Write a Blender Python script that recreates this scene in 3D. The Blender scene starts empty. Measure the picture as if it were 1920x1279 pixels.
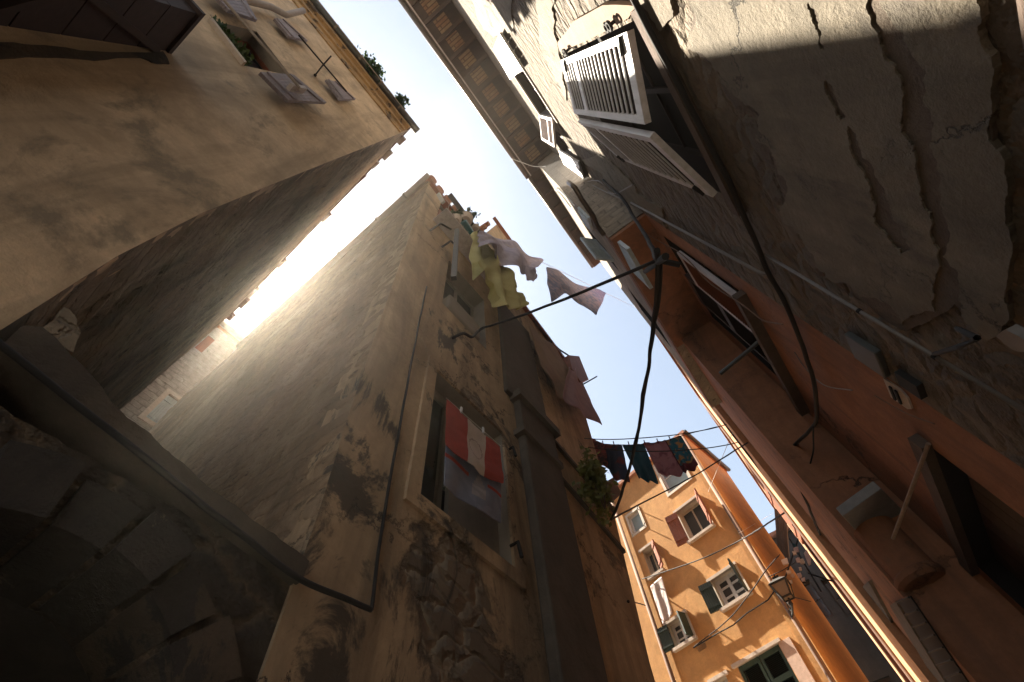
import bpy, bmesh, math, random
from mathutils import Vector as V, Matrix
from mathutils.geometry import tessellate_polygon
from mathutils import noise as mnoise
random.seed(7)
scene = bpy.context.scene
COL = scene.collection
R = math.radians

# ------------------------------------------------------------------ camera
CX, CY, F = 960.0, 639.5, 850.0
EYE = V((0, 0, 1.6))
_z = V((-72, -455, F)).normalized()
_fw = (V((0, 0, 1)) - _z * _z.z).normalized()
_rt = _fw.cross(_z)
_a = R(29.5)
ROWX = -_fw * math.sin(_a) + _rt * math.cos(_a)
ROWY = _fw * math.cos(_a) + _rt * math.sin(_a)
ROWZ = _z

def ray(p):
    c = V((p[0] - CX, p[1] - CY, F))
    return V((ROWX.dot(c), ROWY.dot(c), ROWZ.dot(c))).normalized()

def hit(p, pl):
    d = ray(p)
    return EYE + d * ((pl[0] - EYE).dot(pl[1]) / d.dot(pl[1]))

def PX(x, s=1): return (V((x, 0, 0)), V((s, 0, 0)))
def PY(y, s=-1): return (V((0, y, 0)), V((0, s, 0)))
def PZ(z): return (V((0, 0, z + 1.6)), V((0, 0, -1)))
def off(pl, d): return (pl[0] + pl[1] * d, pl[1])
def W(x, y, z): return V((x, y, z + 1.6))

cam = bpy.data.cameras.new('camera')
cam.sensor_width = 36
cam.lens = F / 1920 * 36
cam.clip_start = 0.05
cam.clip_end = 500
camo = bpy.data.objects.new('camera', cam)
COL.objects.link(camo)
m = Matrix.Identity(4)
for i, row in enumerate((ROWX, ROWY, ROWZ)):
    m[i][0] = row.x; m[i][1] = -row.y; m[i][2] = -row.z
m.translation = EYE
camo.matrix_world = m
scene.camera = camo

# ------------------------------------------------------------------ materials
class NT:
    def __init__(s, name, rough=0.9):
        s.m = bpy.data.materials.new(name); s.m.use_nodes = True
        s.t = s.m.node_tree
        s.b = s.t.nodes['Principled BSDF']
        s.b.inputs['Roughness'].default_value = rough
        g = s.t.nodes.new('ShaderNodeNewGeometry')
        s.pos = g.outputs['Position']
        s.nrm = g.outputs['Normal']
    def n(s, typ, **kw):
        nd = s.t.nodes.new(typ)
        for k, v in kw.items(): setattr(nd, k, v)
        return nd
    def lk(s, a, b): s.t.links.new(a, b)
    def mapv(s, src, scale=(1, 1, 1), loc=(0, 0, 0), rot=(0, 0, 0)):
        nd = s.n('ShaderNodeMapping')
        nd.inputs['Scale'].default_value = scale
        nd.inputs['Location'].default_value = loc
        nd.inputs['Rotation'].default_value = rot
        s.lk(src, nd.inputs['Vector']); return nd.outputs[0]
    def noise(s, scale, detail=6, rough=0.6, src=None, dist=0.0, color=False):
        nd = s.n('ShaderNodeTexNoise')
        nd.inputs['Scale'].default_value = scale
        nd.inputs['Detail'].default_value = detail
        nd.inputs['Roughness'].default_value = rough
        nd.inputs['Distortion'].default_value = dist
        s.lk(src if src is not None else s.pos, nd.inputs['Vector'])
        return nd.outputs['Color' if color else 'Fac']
    def ramp(s, src, stops):
        nd = s.n('ShaderNodeValToRGB')
        e = nd.color_ramp.elements
        while len(e) < len(stops): e.new(0.5)
        for el, (p, c) in zip(e, stops):
            el.position = p
            el.color = (c, c, c, 1) if not hasattr(c, '__len__') else (*c, 1)
        s.lk(src, nd.inputs[0]); return nd.outputs[0]
    def mix(s, fac, a, b, mode='MIX'):
        nd = s.n('ShaderNodeMix', data_type='RGBA', blend_type=mode)
        for sock, v in ((nd.inputs[0], fac), (nd.inputs[6], a), (nd.inputs[7], b)):
            if isinstance(v, (int, float)): sock.default_value = v if sock == nd.inputs[0] else (v, v, v, 1)
            elif isinstance(v, tuple): sock.default_value = (*v, 1)
            else: s.lk(v, sock)
        return nd.outputs[2]
    def math(s, op, a, b=0.0, clamp=False):
        nd = s.n('ShaderNodeMath', operation=op, use_clamp=clamp)
        for i, v in enumerate((a, b)):
            if isinstance(v, (int, float)): nd.inputs[i].default_value = v
            else: s.lk(v, nd.inputs[i])
        return nd.outputs[0]
    def vadd(s, a, b, sc=1.0):
        sb = s.n('ShaderNodeVectorMath', operation='SUBTRACT')
        s.lk(b, sb.inputs[0]); sb.inputs[1].default_value = (.5, .5, .5)
        mm = s.n('ShaderNodeVectorMath', operation='SCALE'); s.lk(sb.outputs[0], mm.inputs[0]); mm.inputs['Scale'].default_value = sc
        ad = s.n('ShaderNodeVectorMath', operation='ADD'); s.lk(a, ad.inputs[0]); s.lk(mm.outputs[0], ad.inputs[1])
        return ad.outputs[0]
    def bump(s, h, strength, dist):
        nd = s.n('ShaderNodeBump')
        nd.inputs['Strength'].default_value = strength
        nd.inputs['Distance'].default_value = dist
        s.lk(h, nd.inputs['Height'])
        s.lk(nd.outputs[0], s.b.inputs['Normal'])
    def color(s, c):
        if isinstance(c, tuple): s.b.inputs['Base Color'].default_value = (*c, 1)
        else: s.lk(c, s.b.inputs['Base Color'])

def mul(c, k): return tuple(x * k for x in c)

def mat_plaster(name, c1, c2, grime=(.06, .05, .045), gamt=.5, moldc=None, mold=.62, moldscale=1.3, moldw=.035, molddist=.3,
                stone=None, stone_t=.6, crack=.0, bump=.02, seed=0.0, scale=1.0, streak=(3, 3, .35), spots=(), stspots=()):
    t = NT(name, .92)
    p = t.mapv(t.pos, loc=(seed, seed * 2.3, seed * .7))
    def near(lst):
        tot = None
        for c_, r_, w_ in lst:
            dn = t.n('ShaderNodeVectorMath', operation='DISTANCE'); t.lk(t.pos, dn.inputs[0]); dn.inputs[1].default_value = tuple(c_)
            f_ = t.math('MULTIPLY', t.math('SUBTRACT', 1.0, t.math('DIVIDE', dn.outputs['Value'], r_), True), w_)
            tot = f_ if tot is None else t.math('MAXIMUM', tot, f_)
        return tot
    big = t.noise(.55 * scale, 7, .62, p, .6)
    mid = t.noise(3.2 * scale, 8, .68, p, .3)
    fine = t.noise(26 * scale, 6, .7, p)
    c = t.mix(t.ramp(big, [(.32, 0), (.68, 1)]), c1, c2)
    c = t.mix(t.ramp(mid, [(.35, 0), (.72, .8)]), c, mul(c2, .62))
    st = t.noise(1.0, 6, .65, t.mapv(p, streak), .8)
    c = t.mix(t.math('MULTIPLY', t.ramp(st, [(.45, 0), (.7, 1)]), gamt), c, grime)
    c = t.mix(t.ramp(fine, [(.3, .35), (.62, 0)]), c, mul(c1, .45))
    h = t.math('ADD', t.math('MULTIPLY', mid, .7), t.math('MULTIPLY', fine, .25))
    if stone:
        wp = t.vadd(p, t.noise(2.5, 4, .6, p, color=True), .35)
        vo = t.n('ShaderNodeTexVoronoi', feature='F1'); vo.inputs['Scale'].default_value = 1.0
        ve = t.n('ShaderNodeTexVoronoi', feature='DISTANCE_TO_EDGE'); ve.inputs['Scale'].default_value = 1.0
        sp = t.mapv(wp, (3.2, 3.2, 6.5))
        t.lk(sp, vo.inputs['Vector']); t.lk(sp, ve.inputs['Vector'])
        sc = t.mix(t.n_sep(vo.outputs['Color']), stone[0], stone[1])
        sc = t.mix(t.ramp(mid, [(.3, .6), (.7, 0)]), sc, mul(stone[0], .45))
        ed = t.ramp(ve.outputs['Distance'], [(.02, 1), (.12, 0)])
        sc = t.mix(t.math('MULTIPLY', ed, .75), sc, stone[2])
        base_ = t.math('ADD', t.math('MULTIPLY', t.noise(.9 * scale, 8, .68, p, .5), .85), t.math('MULTIPLY', mid, .15))
        if stspots: base_ = t.math('ADD', base_, near(stspots))
        mk = t.ramp(base_, [(stone_t, 0), (stone_t + .025, 1)])
        c = t.mix(mk, c, sc)
        rim = t.ramp(base_, [(stone_t - .03, 0), (stone_t + .005, .7), (stone_t + .03, 0)])
        c = t.mix(rim, c, mul(grime, .6))
        h = t.math('ADD', h, t.math('MULTIPLY', mk, t.math('SUBTRACT', t.math('MULTIPLY', t.ramp(ve.outputs['Distance'], [(0, 0), (.2, 1)]), 1.2), 1.5)))
    if moldc:
        mo = t.noise(moldscale, 9, .72, t.mapv(p, (1, 1, .6)), molddist)
        if spots: mo = t.math('ADD', mo, near(spots))
        c = t.mix(t.ramp(mo, [(mold, 0), (mold + moldw, .9)]), c, moldc)
    if crack > 0:
        ck = t.n('ShaderNodeTexVoronoi', feature='DISTANCE_TO_EDGE'); ck.inputs['Scale'].default_value = crack
        t.lk(t.vadd(p, t.noise(2.2, 7, .7, p, color=True), .9), ck.inputs['Vector'])
        cm = t.math('MULTIPLY', t.ramp(ck.outputs['Distance'], [(.004, 1), (.014, 0)]), t.ramp(big, [(.45, 0), (.6, 1)]))
        c = t.mix(t.math('MULTIPLY', cm, .85), c, mul(grime, .5))
        h = t.math('SUBTRACT', h, t.math('MULTIPLY', cm, .8))
    t.color(c)
    t.bump(h, .9, bump)
    return t.m

def _nsep(s, src):
    nd = s.n('ShaderNodeSeparateColor'); s.lk(src, nd.inputs[0]); return nd.outputs[0]
NT.n_sep = _nsep

def mat_courses(name, c1, c2, mortar, bw=.30, bh=.13, grime=(.05, .045, .04), gamt=.6, bump=.03, plaster=None, pl_t=.55, seed=0., warp=.07):
    """rough coursed rubble, partly plastered"""
    t = NT(name, .93)
    p = t.mapv(t.pos, loc=(seed, seed, seed))
    wp = t.vadd(p, t.noise(3.0, 5, .65, p, color=True), warp)
    sx = t.n('ShaderNodeSeparateXYZ'); t.lk(wp, sx.inputs[0])
    cb = t.n('ShaderNodeCombineXYZ')
    t.lk(t.math('ADD', sx.outputs[0], t.math('MULTIPLY', sx.outputs[1], 1.0)), cb.inputs[0]); t.lk(sx.outputs[2], cb.inputs[1])
    br = t.n('ShaderNodeTexBrick')
    br.inputs['Scale'].default_value = 1
    br.inputs['Brick Width'].default_value = bw; br.inputs['Row Height'].default_value = bh
    br.inputs['Mortar Size'].default_value = .012; br.inputs['Mortar Smooth'].default_value = .6
    br.inputs['Color1'].default_value = (*c1, 1); br.inputs['Color2'].default_value = (*c2, 1); br.inputs['Mortar'].default_value = (*mortar, 1)
    t.lk(cb.outputs[0], br.inputs['Vector'])
    mid = t.noise(5.5, 9, .74, t.mapv(p, (1, 1, 1.5))); fine = t.noise(34, 6, .7, p)
    big = t.noise(.5, 7, .65, p, .6)
    c = t.mix(t.ramp(mid, [(.33, .75), (.62, 0)]), br.outputs['Color'], mul(c1, .4))
    h = t.math('ADD', t.math('MULTIPLY', t.math('SUBTRACT', 1.0, br.outputs['Fac']), .8), t.math('ADD', t.math('MULTIPLY', mid, .9), t.math('MULTIPLY', fine, .3)))
    if plaster:
        mk = t.ramp(t.math('ADD', t.math('MULTIPLY', big, .7), t.math('MULTIPLY', mid, .3)), [(pl_t, 0), (pl_t + .05, 1)])
        c = t.mix(mk, c, t.mix(t.ramp(mid, [(.3, 0), (.7, 1)]), plaster, mul(plaster, .7)))
    st = t.noise(1.0, 7, .66, t.mapv(p, (1.6, 1.6, .7)), .8)
    c = t.mix(t.math('MULTIPLY', t.ramp(st, [(.42, 0), (.66, 1)]), gamt), c, grime)
    c = t.mix(t.ramp(fine, [(.3, .4), (.6, 0)]), c, mul(c1, .4))
    pit = t.noise(7, 7, .75, t.mapv(p, (1, 1, 1.3)), .4)
    c = t.mix(t.ramp(pit, [(.60, 0), (.66, .75)]), c, mul(grime, .5))
    h = t.math('SUBTRACT', h, t.ramp(pit, [(.58, 0), (.68, .8)]))
    t.color(c); t.bump(h, 1.0, bump)
    return t.m

def mat_rubble(name, c1, c2, mortar, sc=(4, 4, 7), bump=.04, grime=(.04, .035, .03), gamt=.4, seed=0.):
    t = NT(name, .93)
    p = t.mapv(t.pos, loc=(seed, seed, seed))
    wp = t.vadd(p, t.noise(2.5, 5, .65, p, color=True), .3)
    sp = t.mapv(wp, sc)
    vo = t.n('ShaderNodeTexVoronoi', feature='F1'); ve = t.n('ShaderNodeTexVoronoi', feature='DISTANCE_TO_EDGE')
    for q in (vo, ve):
        q.inputs['Scale'].default_value = 1.0; t.lk(sp, q.inputs['Vector'])
    mid = t.noise(7, 8, .7, p); fine = t.noise(40, 5, .7, p)
    c = t.mix(t.n_sep(vo.outputs['Color']), c1, c2)
    c = t.mix(t.ramp(mid, [(.35, .7), (.65, 0)]), c, mul(c1, .45))
    ed = t.ramp(t.math('ADD', ve.outputs['Distance'], t.math('MULTIPLY', mid, .08)), [(.06, 1), (.15, 0)])
    c = t.mix(t.math('MULTIPLY', ed, .8), c, mortar)
    st = t.noise(.8, 7, .66, p, .8)
    c = t.mix(t.math('MULTIPLY', t.ramp(st, [(.45, 0), (.65, 1)]), gamt), c, grime)
    h = t.math('ADD', t.math('MULTIPLY', t.ramp(ve.outputs['Distance'], [(0, 0), (.25, 1)]), 1.2), t.math('ADD', t.math('MULTIPLY', mid, .8), t.math('MULTIPLY', fine, .2)))
    t.color(c); t.bump(h, 1.0, bump)
    return t.m

def mat_simple(name, c, rough=.7, var=.35, scale=12, bump=.003, metal=0.0, stretch=(1, 1, 1), c2=None):
    t = NT(name, rough)
    p = t.mapv(t.pos, stretch)
    a = t.noise(scale, 7, .65, p); b = t.noise(scale * .15, 6, .65, p, .5)
    cc = t.mix(t.ramp(a, [(.3, var), (.65, 0)]), c, c2 or mul(c, .4))
    cc = t.mix(t.ramp(b, [(.42, 0), (.68, var)]), cc, mul(c, .55))
    t.color(cc); t.b.inputs['Metallic'].default_value = metal
    t.bump(a, .6, bump)
    return t.m

def mat_brick(name, c1, c2, mortar, bw, bh, axis='xy', rot=0, ms=.012):
    t = NT(name, .9)
    sx = t.n('ShaderNodeSeparateXYZ'); t.lk(t.pos, sx.inputs[0])
    cb = t.n('ShaderNodeCombineXYZ')
    ix = {'x': 0, 'y': 1, 'z': 2}
    t.lk(sx.outputs[ix[axis[0]]], cb.inputs[0]); t.lk(sx.outputs[ix[axis[1]]], cb.inputs[1])
    br = t.n('ShaderNodeTexBrick')
    br.inputs['Scale'].default_value = 1
    br.inputs['Brick Width'].default_value = bw; br.inputs['Row Height'].default_value = bh
    br.inputs['Mortar Size'].default_value = ms
    br.inputs['Color1'].default_value = (*c1, 1); br.inputs['Color2'].default_value = (*c2, 1); br.inputs['Mortar'].default_value = (*mortar, 1)
    t.lk(cb.outputs[0], br.inputs['Vector'])
    mid = t.noise(9, 8, .7)
    t.color(t.mix(t.ramp(mid, [(.35, .6), (.65, 0)]), br.outputs['Color'], mul(c1, .45)))
    t.bump(t.math('ADD', t.math('SUBTRACT', 1.0, br.outputs['Fac']), mid), .8, .015)
    return t.m

def mat_cloth(name, c1, c2=None, scale=6, rough=.9, thresh=.5, trans=.25):
    t = NT(name, rough)
    a = t.noise(scale, 4, .5, None, .8)
    f = t.noise(160, 2, .5)
    c = t.mix(t.ramp(a, [(thresh - .06, 0), (thresh + .06, 1)]), c1, c2 or mul(c1, .75))
    c = t.mix(t.ramp(f, [(.3, .3), (.6, 0)]), c, mul(c1, .6))
    t.color(c); t.bump(f, .3, .002)
    if trans:
        tr = t.n('ShaderNodeBsdfTranslucent'); t.lk(c, tr.inputs['Color'])
        ms = t.n('ShaderNodeMixShader'); ms.inputs[0].default_value = trans
        t.lk(t.b.outputs[0], ms.inputs[1]); t.lk(tr.outputs[0], ms.inputs[2])
        t.lk(ms.outputs[0], t.t.nodes['Material Output'].inputs['Surface'])
    return t.m

def mat_glass(name, c=(.02, .025, .03), rough=.12):
    t = NT(name, rough)
    a = t.noise(2.0, 4, .6); t.color(t.mix(a, c, mul(c, 1.8)))
    t.b.inputs['Specular IOR Level'].default_value = .6
    t.bump(t.noise(1.2, 3, .5), .15, .02)
    return t.m

def mat_wood(name, c, c2=None, rough=.75, along='z', board=None, scale=18):
    t = NT(name, rough)
    st = {'x': (.1, 1, 1), 'y': (1, .1, 1), 'z': (1, 1, .1)}[along]
    g = t.noise(scale, 8, .7, t.mapv(t.pos, st), .4)
    w = t.noise(1.2, 6, .6)
    cc = t.mix(t.ramp(g, [(.35, .8), (.65, 0)]), c, c2 or mul(c, .4))
    cc = t.mix(t.ramp(w, [(.4, 0), (.7, .5)]), cc, mul(c, .5))
    t.color(cc); t.bump(g, .6, .004)
    return t.m

def mat_leaf(name, c1, c2):
    t = NT(name, .6)
    a = t.noise(9, 4, .6)
    c = t.mix(t.ramp(a, [(.35, 0), (.65, 1)]), c1, c2)
    t.color(c)
    tr = t.n('ShaderNodeBsdfTranslucent'); t.lk(c, tr.inputs['Color'])
    ms = t.n('ShaderNodeMixShader'); ms.inputs[0].default_value = .3
    t.lk(t.b.outputs[0], ms.inputs[1]); t.lk(tr.outputs[0], ms.inputs[2])
    t.lk(ms.outputs[0], t.t.nodes['Material Output'].inputs['Surface'])
    return t.m

M = {}
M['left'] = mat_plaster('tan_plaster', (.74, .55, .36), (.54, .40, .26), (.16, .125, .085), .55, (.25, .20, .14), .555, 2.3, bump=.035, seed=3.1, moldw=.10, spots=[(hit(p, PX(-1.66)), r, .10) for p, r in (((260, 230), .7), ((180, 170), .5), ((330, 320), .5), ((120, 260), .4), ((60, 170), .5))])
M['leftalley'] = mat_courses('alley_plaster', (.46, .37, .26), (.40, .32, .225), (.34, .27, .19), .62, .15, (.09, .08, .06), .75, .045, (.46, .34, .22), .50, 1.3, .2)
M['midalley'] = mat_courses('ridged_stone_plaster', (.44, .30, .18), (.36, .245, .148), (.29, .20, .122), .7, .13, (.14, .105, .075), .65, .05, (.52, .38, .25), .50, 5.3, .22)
M['mid'] = mat_plaster('moldy_plaster', (.60, .43, .265), (.44, .31, .19), (.055, .045, .035), .7, (.045, .039, .031), .60, 1.5, moldw=.05, molddist=.9,
                       stone=((.25, .19, .13), (.14, .11, .08), (.28, .22, .15)), stone_t=.60, crack=1.1, bump=.045, seed=8.4,
                       spots=[(hit(p, PX(-1.66)), r, w) for p, r, w in (((715, 765), .42, .22), ((735, 800), .3, .22), ((660, 925), .34, .26), ((690, 870), .36, .2), ((640, 1150), .45, .2), ((690, 1080), .2, .16), ((840, 640), .5, .16), ((905, 610), .5, .18), ((790, 820), .25, .15), ((600, 1230), .5, .2), ((820, 780), .3, .12))],
                       stspots=[(hit(p, PX(-1.66)), r, w) for p, r, w in (((860, 1120), .62, .24), ((800, 1060), .4, .22), ((880, 1240), .55, .22), ((760, 700), .3, .1), ((900, 670), .4, .14), ((700, 560), .5, .06))])
M['pilaster'] = mat_simple('dark_render', (.105, .085, .066), .95, .75, 4, .035)
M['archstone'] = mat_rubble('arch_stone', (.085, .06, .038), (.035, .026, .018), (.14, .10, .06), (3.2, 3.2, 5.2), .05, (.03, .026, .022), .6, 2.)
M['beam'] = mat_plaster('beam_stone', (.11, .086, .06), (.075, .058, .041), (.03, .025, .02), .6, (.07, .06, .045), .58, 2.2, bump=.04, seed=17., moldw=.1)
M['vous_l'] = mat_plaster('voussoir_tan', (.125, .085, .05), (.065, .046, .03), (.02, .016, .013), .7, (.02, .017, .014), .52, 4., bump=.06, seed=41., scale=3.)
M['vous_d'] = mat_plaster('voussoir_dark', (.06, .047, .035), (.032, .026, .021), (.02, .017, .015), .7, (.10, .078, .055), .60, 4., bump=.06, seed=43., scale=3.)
M['rubble'] = mat_rubble('rubble_wall', (.225, .18, .125), (.135, .105, .076), (.18, .14, .095), (3.6, 3.6, 6.2), .06, (.06, .05, .04), .45, 4.4)
M['rplaster'] = mat_plaster('grey_plaster', (.245, .208, .152), (.175, .15, .11), (.07, .062, .046), .55, (.085, .072, .056), .58, 2.6, crack=.9, bump=.05, moldw=.1, seed=12., scale=1.4)
M['scratch'] = mat_plaster('brown_scratch_coat', (.16, .122, .088), (.115, .088, .064), (.05, .04, .03), .5, (.07, .055, .04), .6, 3., bump=.05, seed=31., scale=2.)
M['rstrip'] = mat_simple('dark_chase', (.10, .068, .05), .95, .5, 8, .03)
M['surround'] = mat_plaster('window_surround', (.30, .205, .135), (.27, .165, .10), (.19, .08, .04), .4, bump=.01, seed=2.)
M['rust'] = mat_plaster('rust_plaster', (.37, .158, .075), (.27, .115, .055), (.11, .058, .035), .75, (.16, .085, .055), .63, 2.0, crack=.8, bump=.018, seed=5., scale=1.1, moldw=.12)
M['orange'] = mat_plaster('orange_plaster', (.62, .335, .12), (.56, .295, .10), (.42, .20, .075), .5, (.50, .27, .11), .62, 1.2, bump=.012, seed=6., scale=.9, moldw=.15)
M['peach'] = mat_plaster('peach_plaster', (.58, .31, .15), (.53, .275, .13), (.5, .22, .09), .3, bump=.006, seed=7., scale=.6)
M['stonestrip'] = mat_courses('grey_stone_courses', (.40, .33, .25), (.30, .25, .19), (.25, .21, .16), .34, .2, (.08, .07, .055), .4, .03, None, .5, 9.)
M['endstone'] = mat_courses('end_house_stone', (.46, .42, .36), (.38, .34, .29), (.30, .27, .22), .5, .16, (.14, .12, .10), .35, .03, None, .5, 2.2)
M['brownmetal'] = mat_simple('gutter_metal', (.16, .125, .095), .45, .5, 14, .003, .6)
M['greymetal'] = mat_simple('dark_gutter_metal', (.07, .068, .062), .5, .5, 10, .004, .4)
M['palemetal'] = mat_simple('pale_pipe', (.32, .27, .235), .85, .3, 14, .002, .0)
M['copper'] = mat_simple('copper_pipe', (.19, .115, .08), .85, .4, 14, .002, .0)
M['iron'] = mat_simple('black_iron', (.012, .011, .010), .9, .4, 20, .002)
M['cable'] = mat_simple('black_cable', (.010, .009, .009), .85, .3, 30, .001)
M['whitecable'] = mat_simple('white_cable', (.6, .56, .5), .6, .2, 30, .001)
M['conduit'] = mat_simple('grey_conduit', (.20, .18, .165), .55, .35, 20, .002)
M['whitewood'] = mat_wood('white_painted_wood', (.74, .74, .76), (.5, .49, .48), .55)
M['palewood'] = mat_wood('pale_weathered_wood', (.55, .50, .50), (.3, .27, .26), .65)
M['blueshadewood'] = mat_wood('blue_grey_wood', (.42, .50, .54), (.25, .30, .33), .65)  # alley end's own blue-grey; on the jetty, shade put into white shutters
M['purplewood'] = mat_wood('purple_grey_wood', (.30, .26, .29), (.14, .12, .13), .7, 'y')
M['polewood'] = mat_wood('tan_pole_wood', (.30, .20, .13), (.18, .12, .08), .7)
M['slatshade'] = mat_wood('dark_slat_wood', (.075, .055, .05), (.04, .03, .028), .8)  # shaded undersides of white slats, put into a dark colour
M['darkwood'] = mat_wood('dark_brown_wood', (.040, .022, .020), (.02, .012, .011), .75, 'y')
M['brownwood'] = mat_wood('rafter_wood', (.07, .04, .026), (.035, .02, .014), .8, 'x')
M['redwood'] = mat_wood('red_brown_wood', (.27, .085, .038), (.16, .05, .025), .7)
M['greenwood'] = mat_wood('green_painted_wood', (.016, .036, .027), (.015, .032, .025), .55)
M['greenlite'] = mat_wood('green_louvre_wood', (.035, .075, .055), (.02, .045, .033), .55)
M['frame'] = mat_wood('cream_frame', (.62, .55, .44), (.4, .34, .27), .6)
M['sill'] = mat_simple('stone_sill', (.52, .44, .37), .9, .35, 16, .006)
M['pinksill'] = mat_simple('pink_stone', (.55, .40, .32), .9, .35, 16, .006)
M['glass'] = mat_glass('window_glass')
M['blueglass'] = mat_glass('sky_glass', (.16, .22, .25), .25)
M['dark'] = mat_simple('dark_room', (.012, .010, .010), 1, .2, 4, .001)
M['reveal'] = mat_simple('grey_reveal', (.26, .225, .185), .95, .35, 6, .006)
M['tile'] = mat_simple('terracotta_tile', (.36, .15, .08), .9, .5, 10, .01)
M['tiledark'] = mat_simple('old_tile', (.16, .10, .07), .9, .5, 10, .01)
M['soffit'] = mat_brick('soffit_brick', (.30, .16, .08), (.34, .25, .14), (.09, .05, .035), .8, .095, 'xy', ms=.012)
M['cornice'] = mat_plaster('ochre_cornice', (.47, .30, .13), (.38, .23, .10), (.08, .055, .035), .7, (.05, .035, .025), .58, 2.5, bump=.02, seed=1., streak=(3, 3, 3))
M['leaf'] = mat_leaf('leaf_green', (.05, .085, .02), (.09, .11, .03))
M['leafbush'] = mat_leaf('leaf_olive', (.10, .12, .025), (.17, .17, .045))
M['leafdark'] = mat_leaf('leaf_dark', (.02, .045, .015), (.04, .07, .02))
M['pot'] = mat_simple('pale_pot', (.52, .44, .36), .85, .3, 10, .003)
M['tealplastic'] = mat_simple('teal_plastic', (.03, .14, .15), .5, .3, 10, .002)
M['yellow'] = mat_cloth('yellow_cloth', (.80, .79, .46), (.74, .72, .38), 3, trans=.55)
M['lilac'] = mat_cloth('lilac_cloth', (.52, .48, .60), (.42, .39, .52), 4, trans=.3)
M['lilac2'] = mat_cloth('lilac_print_cloth', (.46, .39, .50), (.24, .27, .42), 7, trans=.3)
M['red'] = mat_cloth('red_towel', (.42, .065, .05), (.36, .055, .045), 8, trans=.15)
M['white'] = mat_cloth('white_towel', (.62, .52, .47), (.57, .48, .43), 8, trans=.15)
M['ring'] = mat_cloth('ring_print', (.40, .30, .27), None, 8, trans=.1)
M['bluegrey'] = mat_cloth('blue_grey_towel', (.22, .24, .33), (.18, .20, .28), 8, trans=.1)
M['boat'] = mat_cloth('boat_print', (.36, .34, .38), None, 8, trans=.1)
M['pink'] = mat_cloth('pink_cloth', (.50, .33, .36), (.44, .29, .33), 4, trans=.35)
M['tancloth'] = mat_cloth('tan_cloth', (.34, .235, .17), (.29, .20, .15), 3, trans=.2)
M['navy'] = mat_cloth('navy_red_print', (.035, .05, .10), (.20, .03, .03), 4, thresh=.6)
M['teal'] = mat_cloth('teal_cloth', (.016, .075, .10), (.012, .06, .085), 3)
M['mauve'] = mat_cloth('mauve_cloth', (.36, .16, .17), (.20, .06, .08), 5, thresh=.58)
M['print'] = mat_cloth('floral_print', (.02, .13, .17), (.48, .22, .05), 9, thresh=.55)
M['maroon'] = mat_cloth('maroon_cloth', (.14, .016, .022), None, 6)
M['bundle'] = mat_cloth('pink_check', (.34, .10, .10), (.06, .05, .06), 11, thresh=.5)
M['stripe'] = mat_cloth('white_hanging_cloth', (.62, .56, .54), (.56, .48, .47), 12)
M['paving'] = mat_rubble('stone_paving', (.46, .42, .36), (.40, .36, .31), (.20, .18, .15), (2.2, 2.2, 2.2), .02)
M['whiteplastic'] = mat_simple('white_plastic', (.66, .64, .60), .5, .2, 8, .002)
M['lampglass'] = mat_glass('lamp_glass', (.12, .085, .05), .35)
M['box'] = mat_simple('meter_box', (.06, .063, .06), .6, .3, 10, .002)
M['awning'] = mat_wood('awning_wood', (.045, .028, .024), None, .8)
M['ochre'] = mat_simple('ochre_glass', (.22, .17, .05), .5, .6, 25, .01)  # yellow light on the glass, put into its colour
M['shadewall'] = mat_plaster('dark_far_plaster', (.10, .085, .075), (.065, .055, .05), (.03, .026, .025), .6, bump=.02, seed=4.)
M['greyslab'] = mat_simple('grey_slab', (.27, .26, .25), .95, .4, 14, .01)

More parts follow.
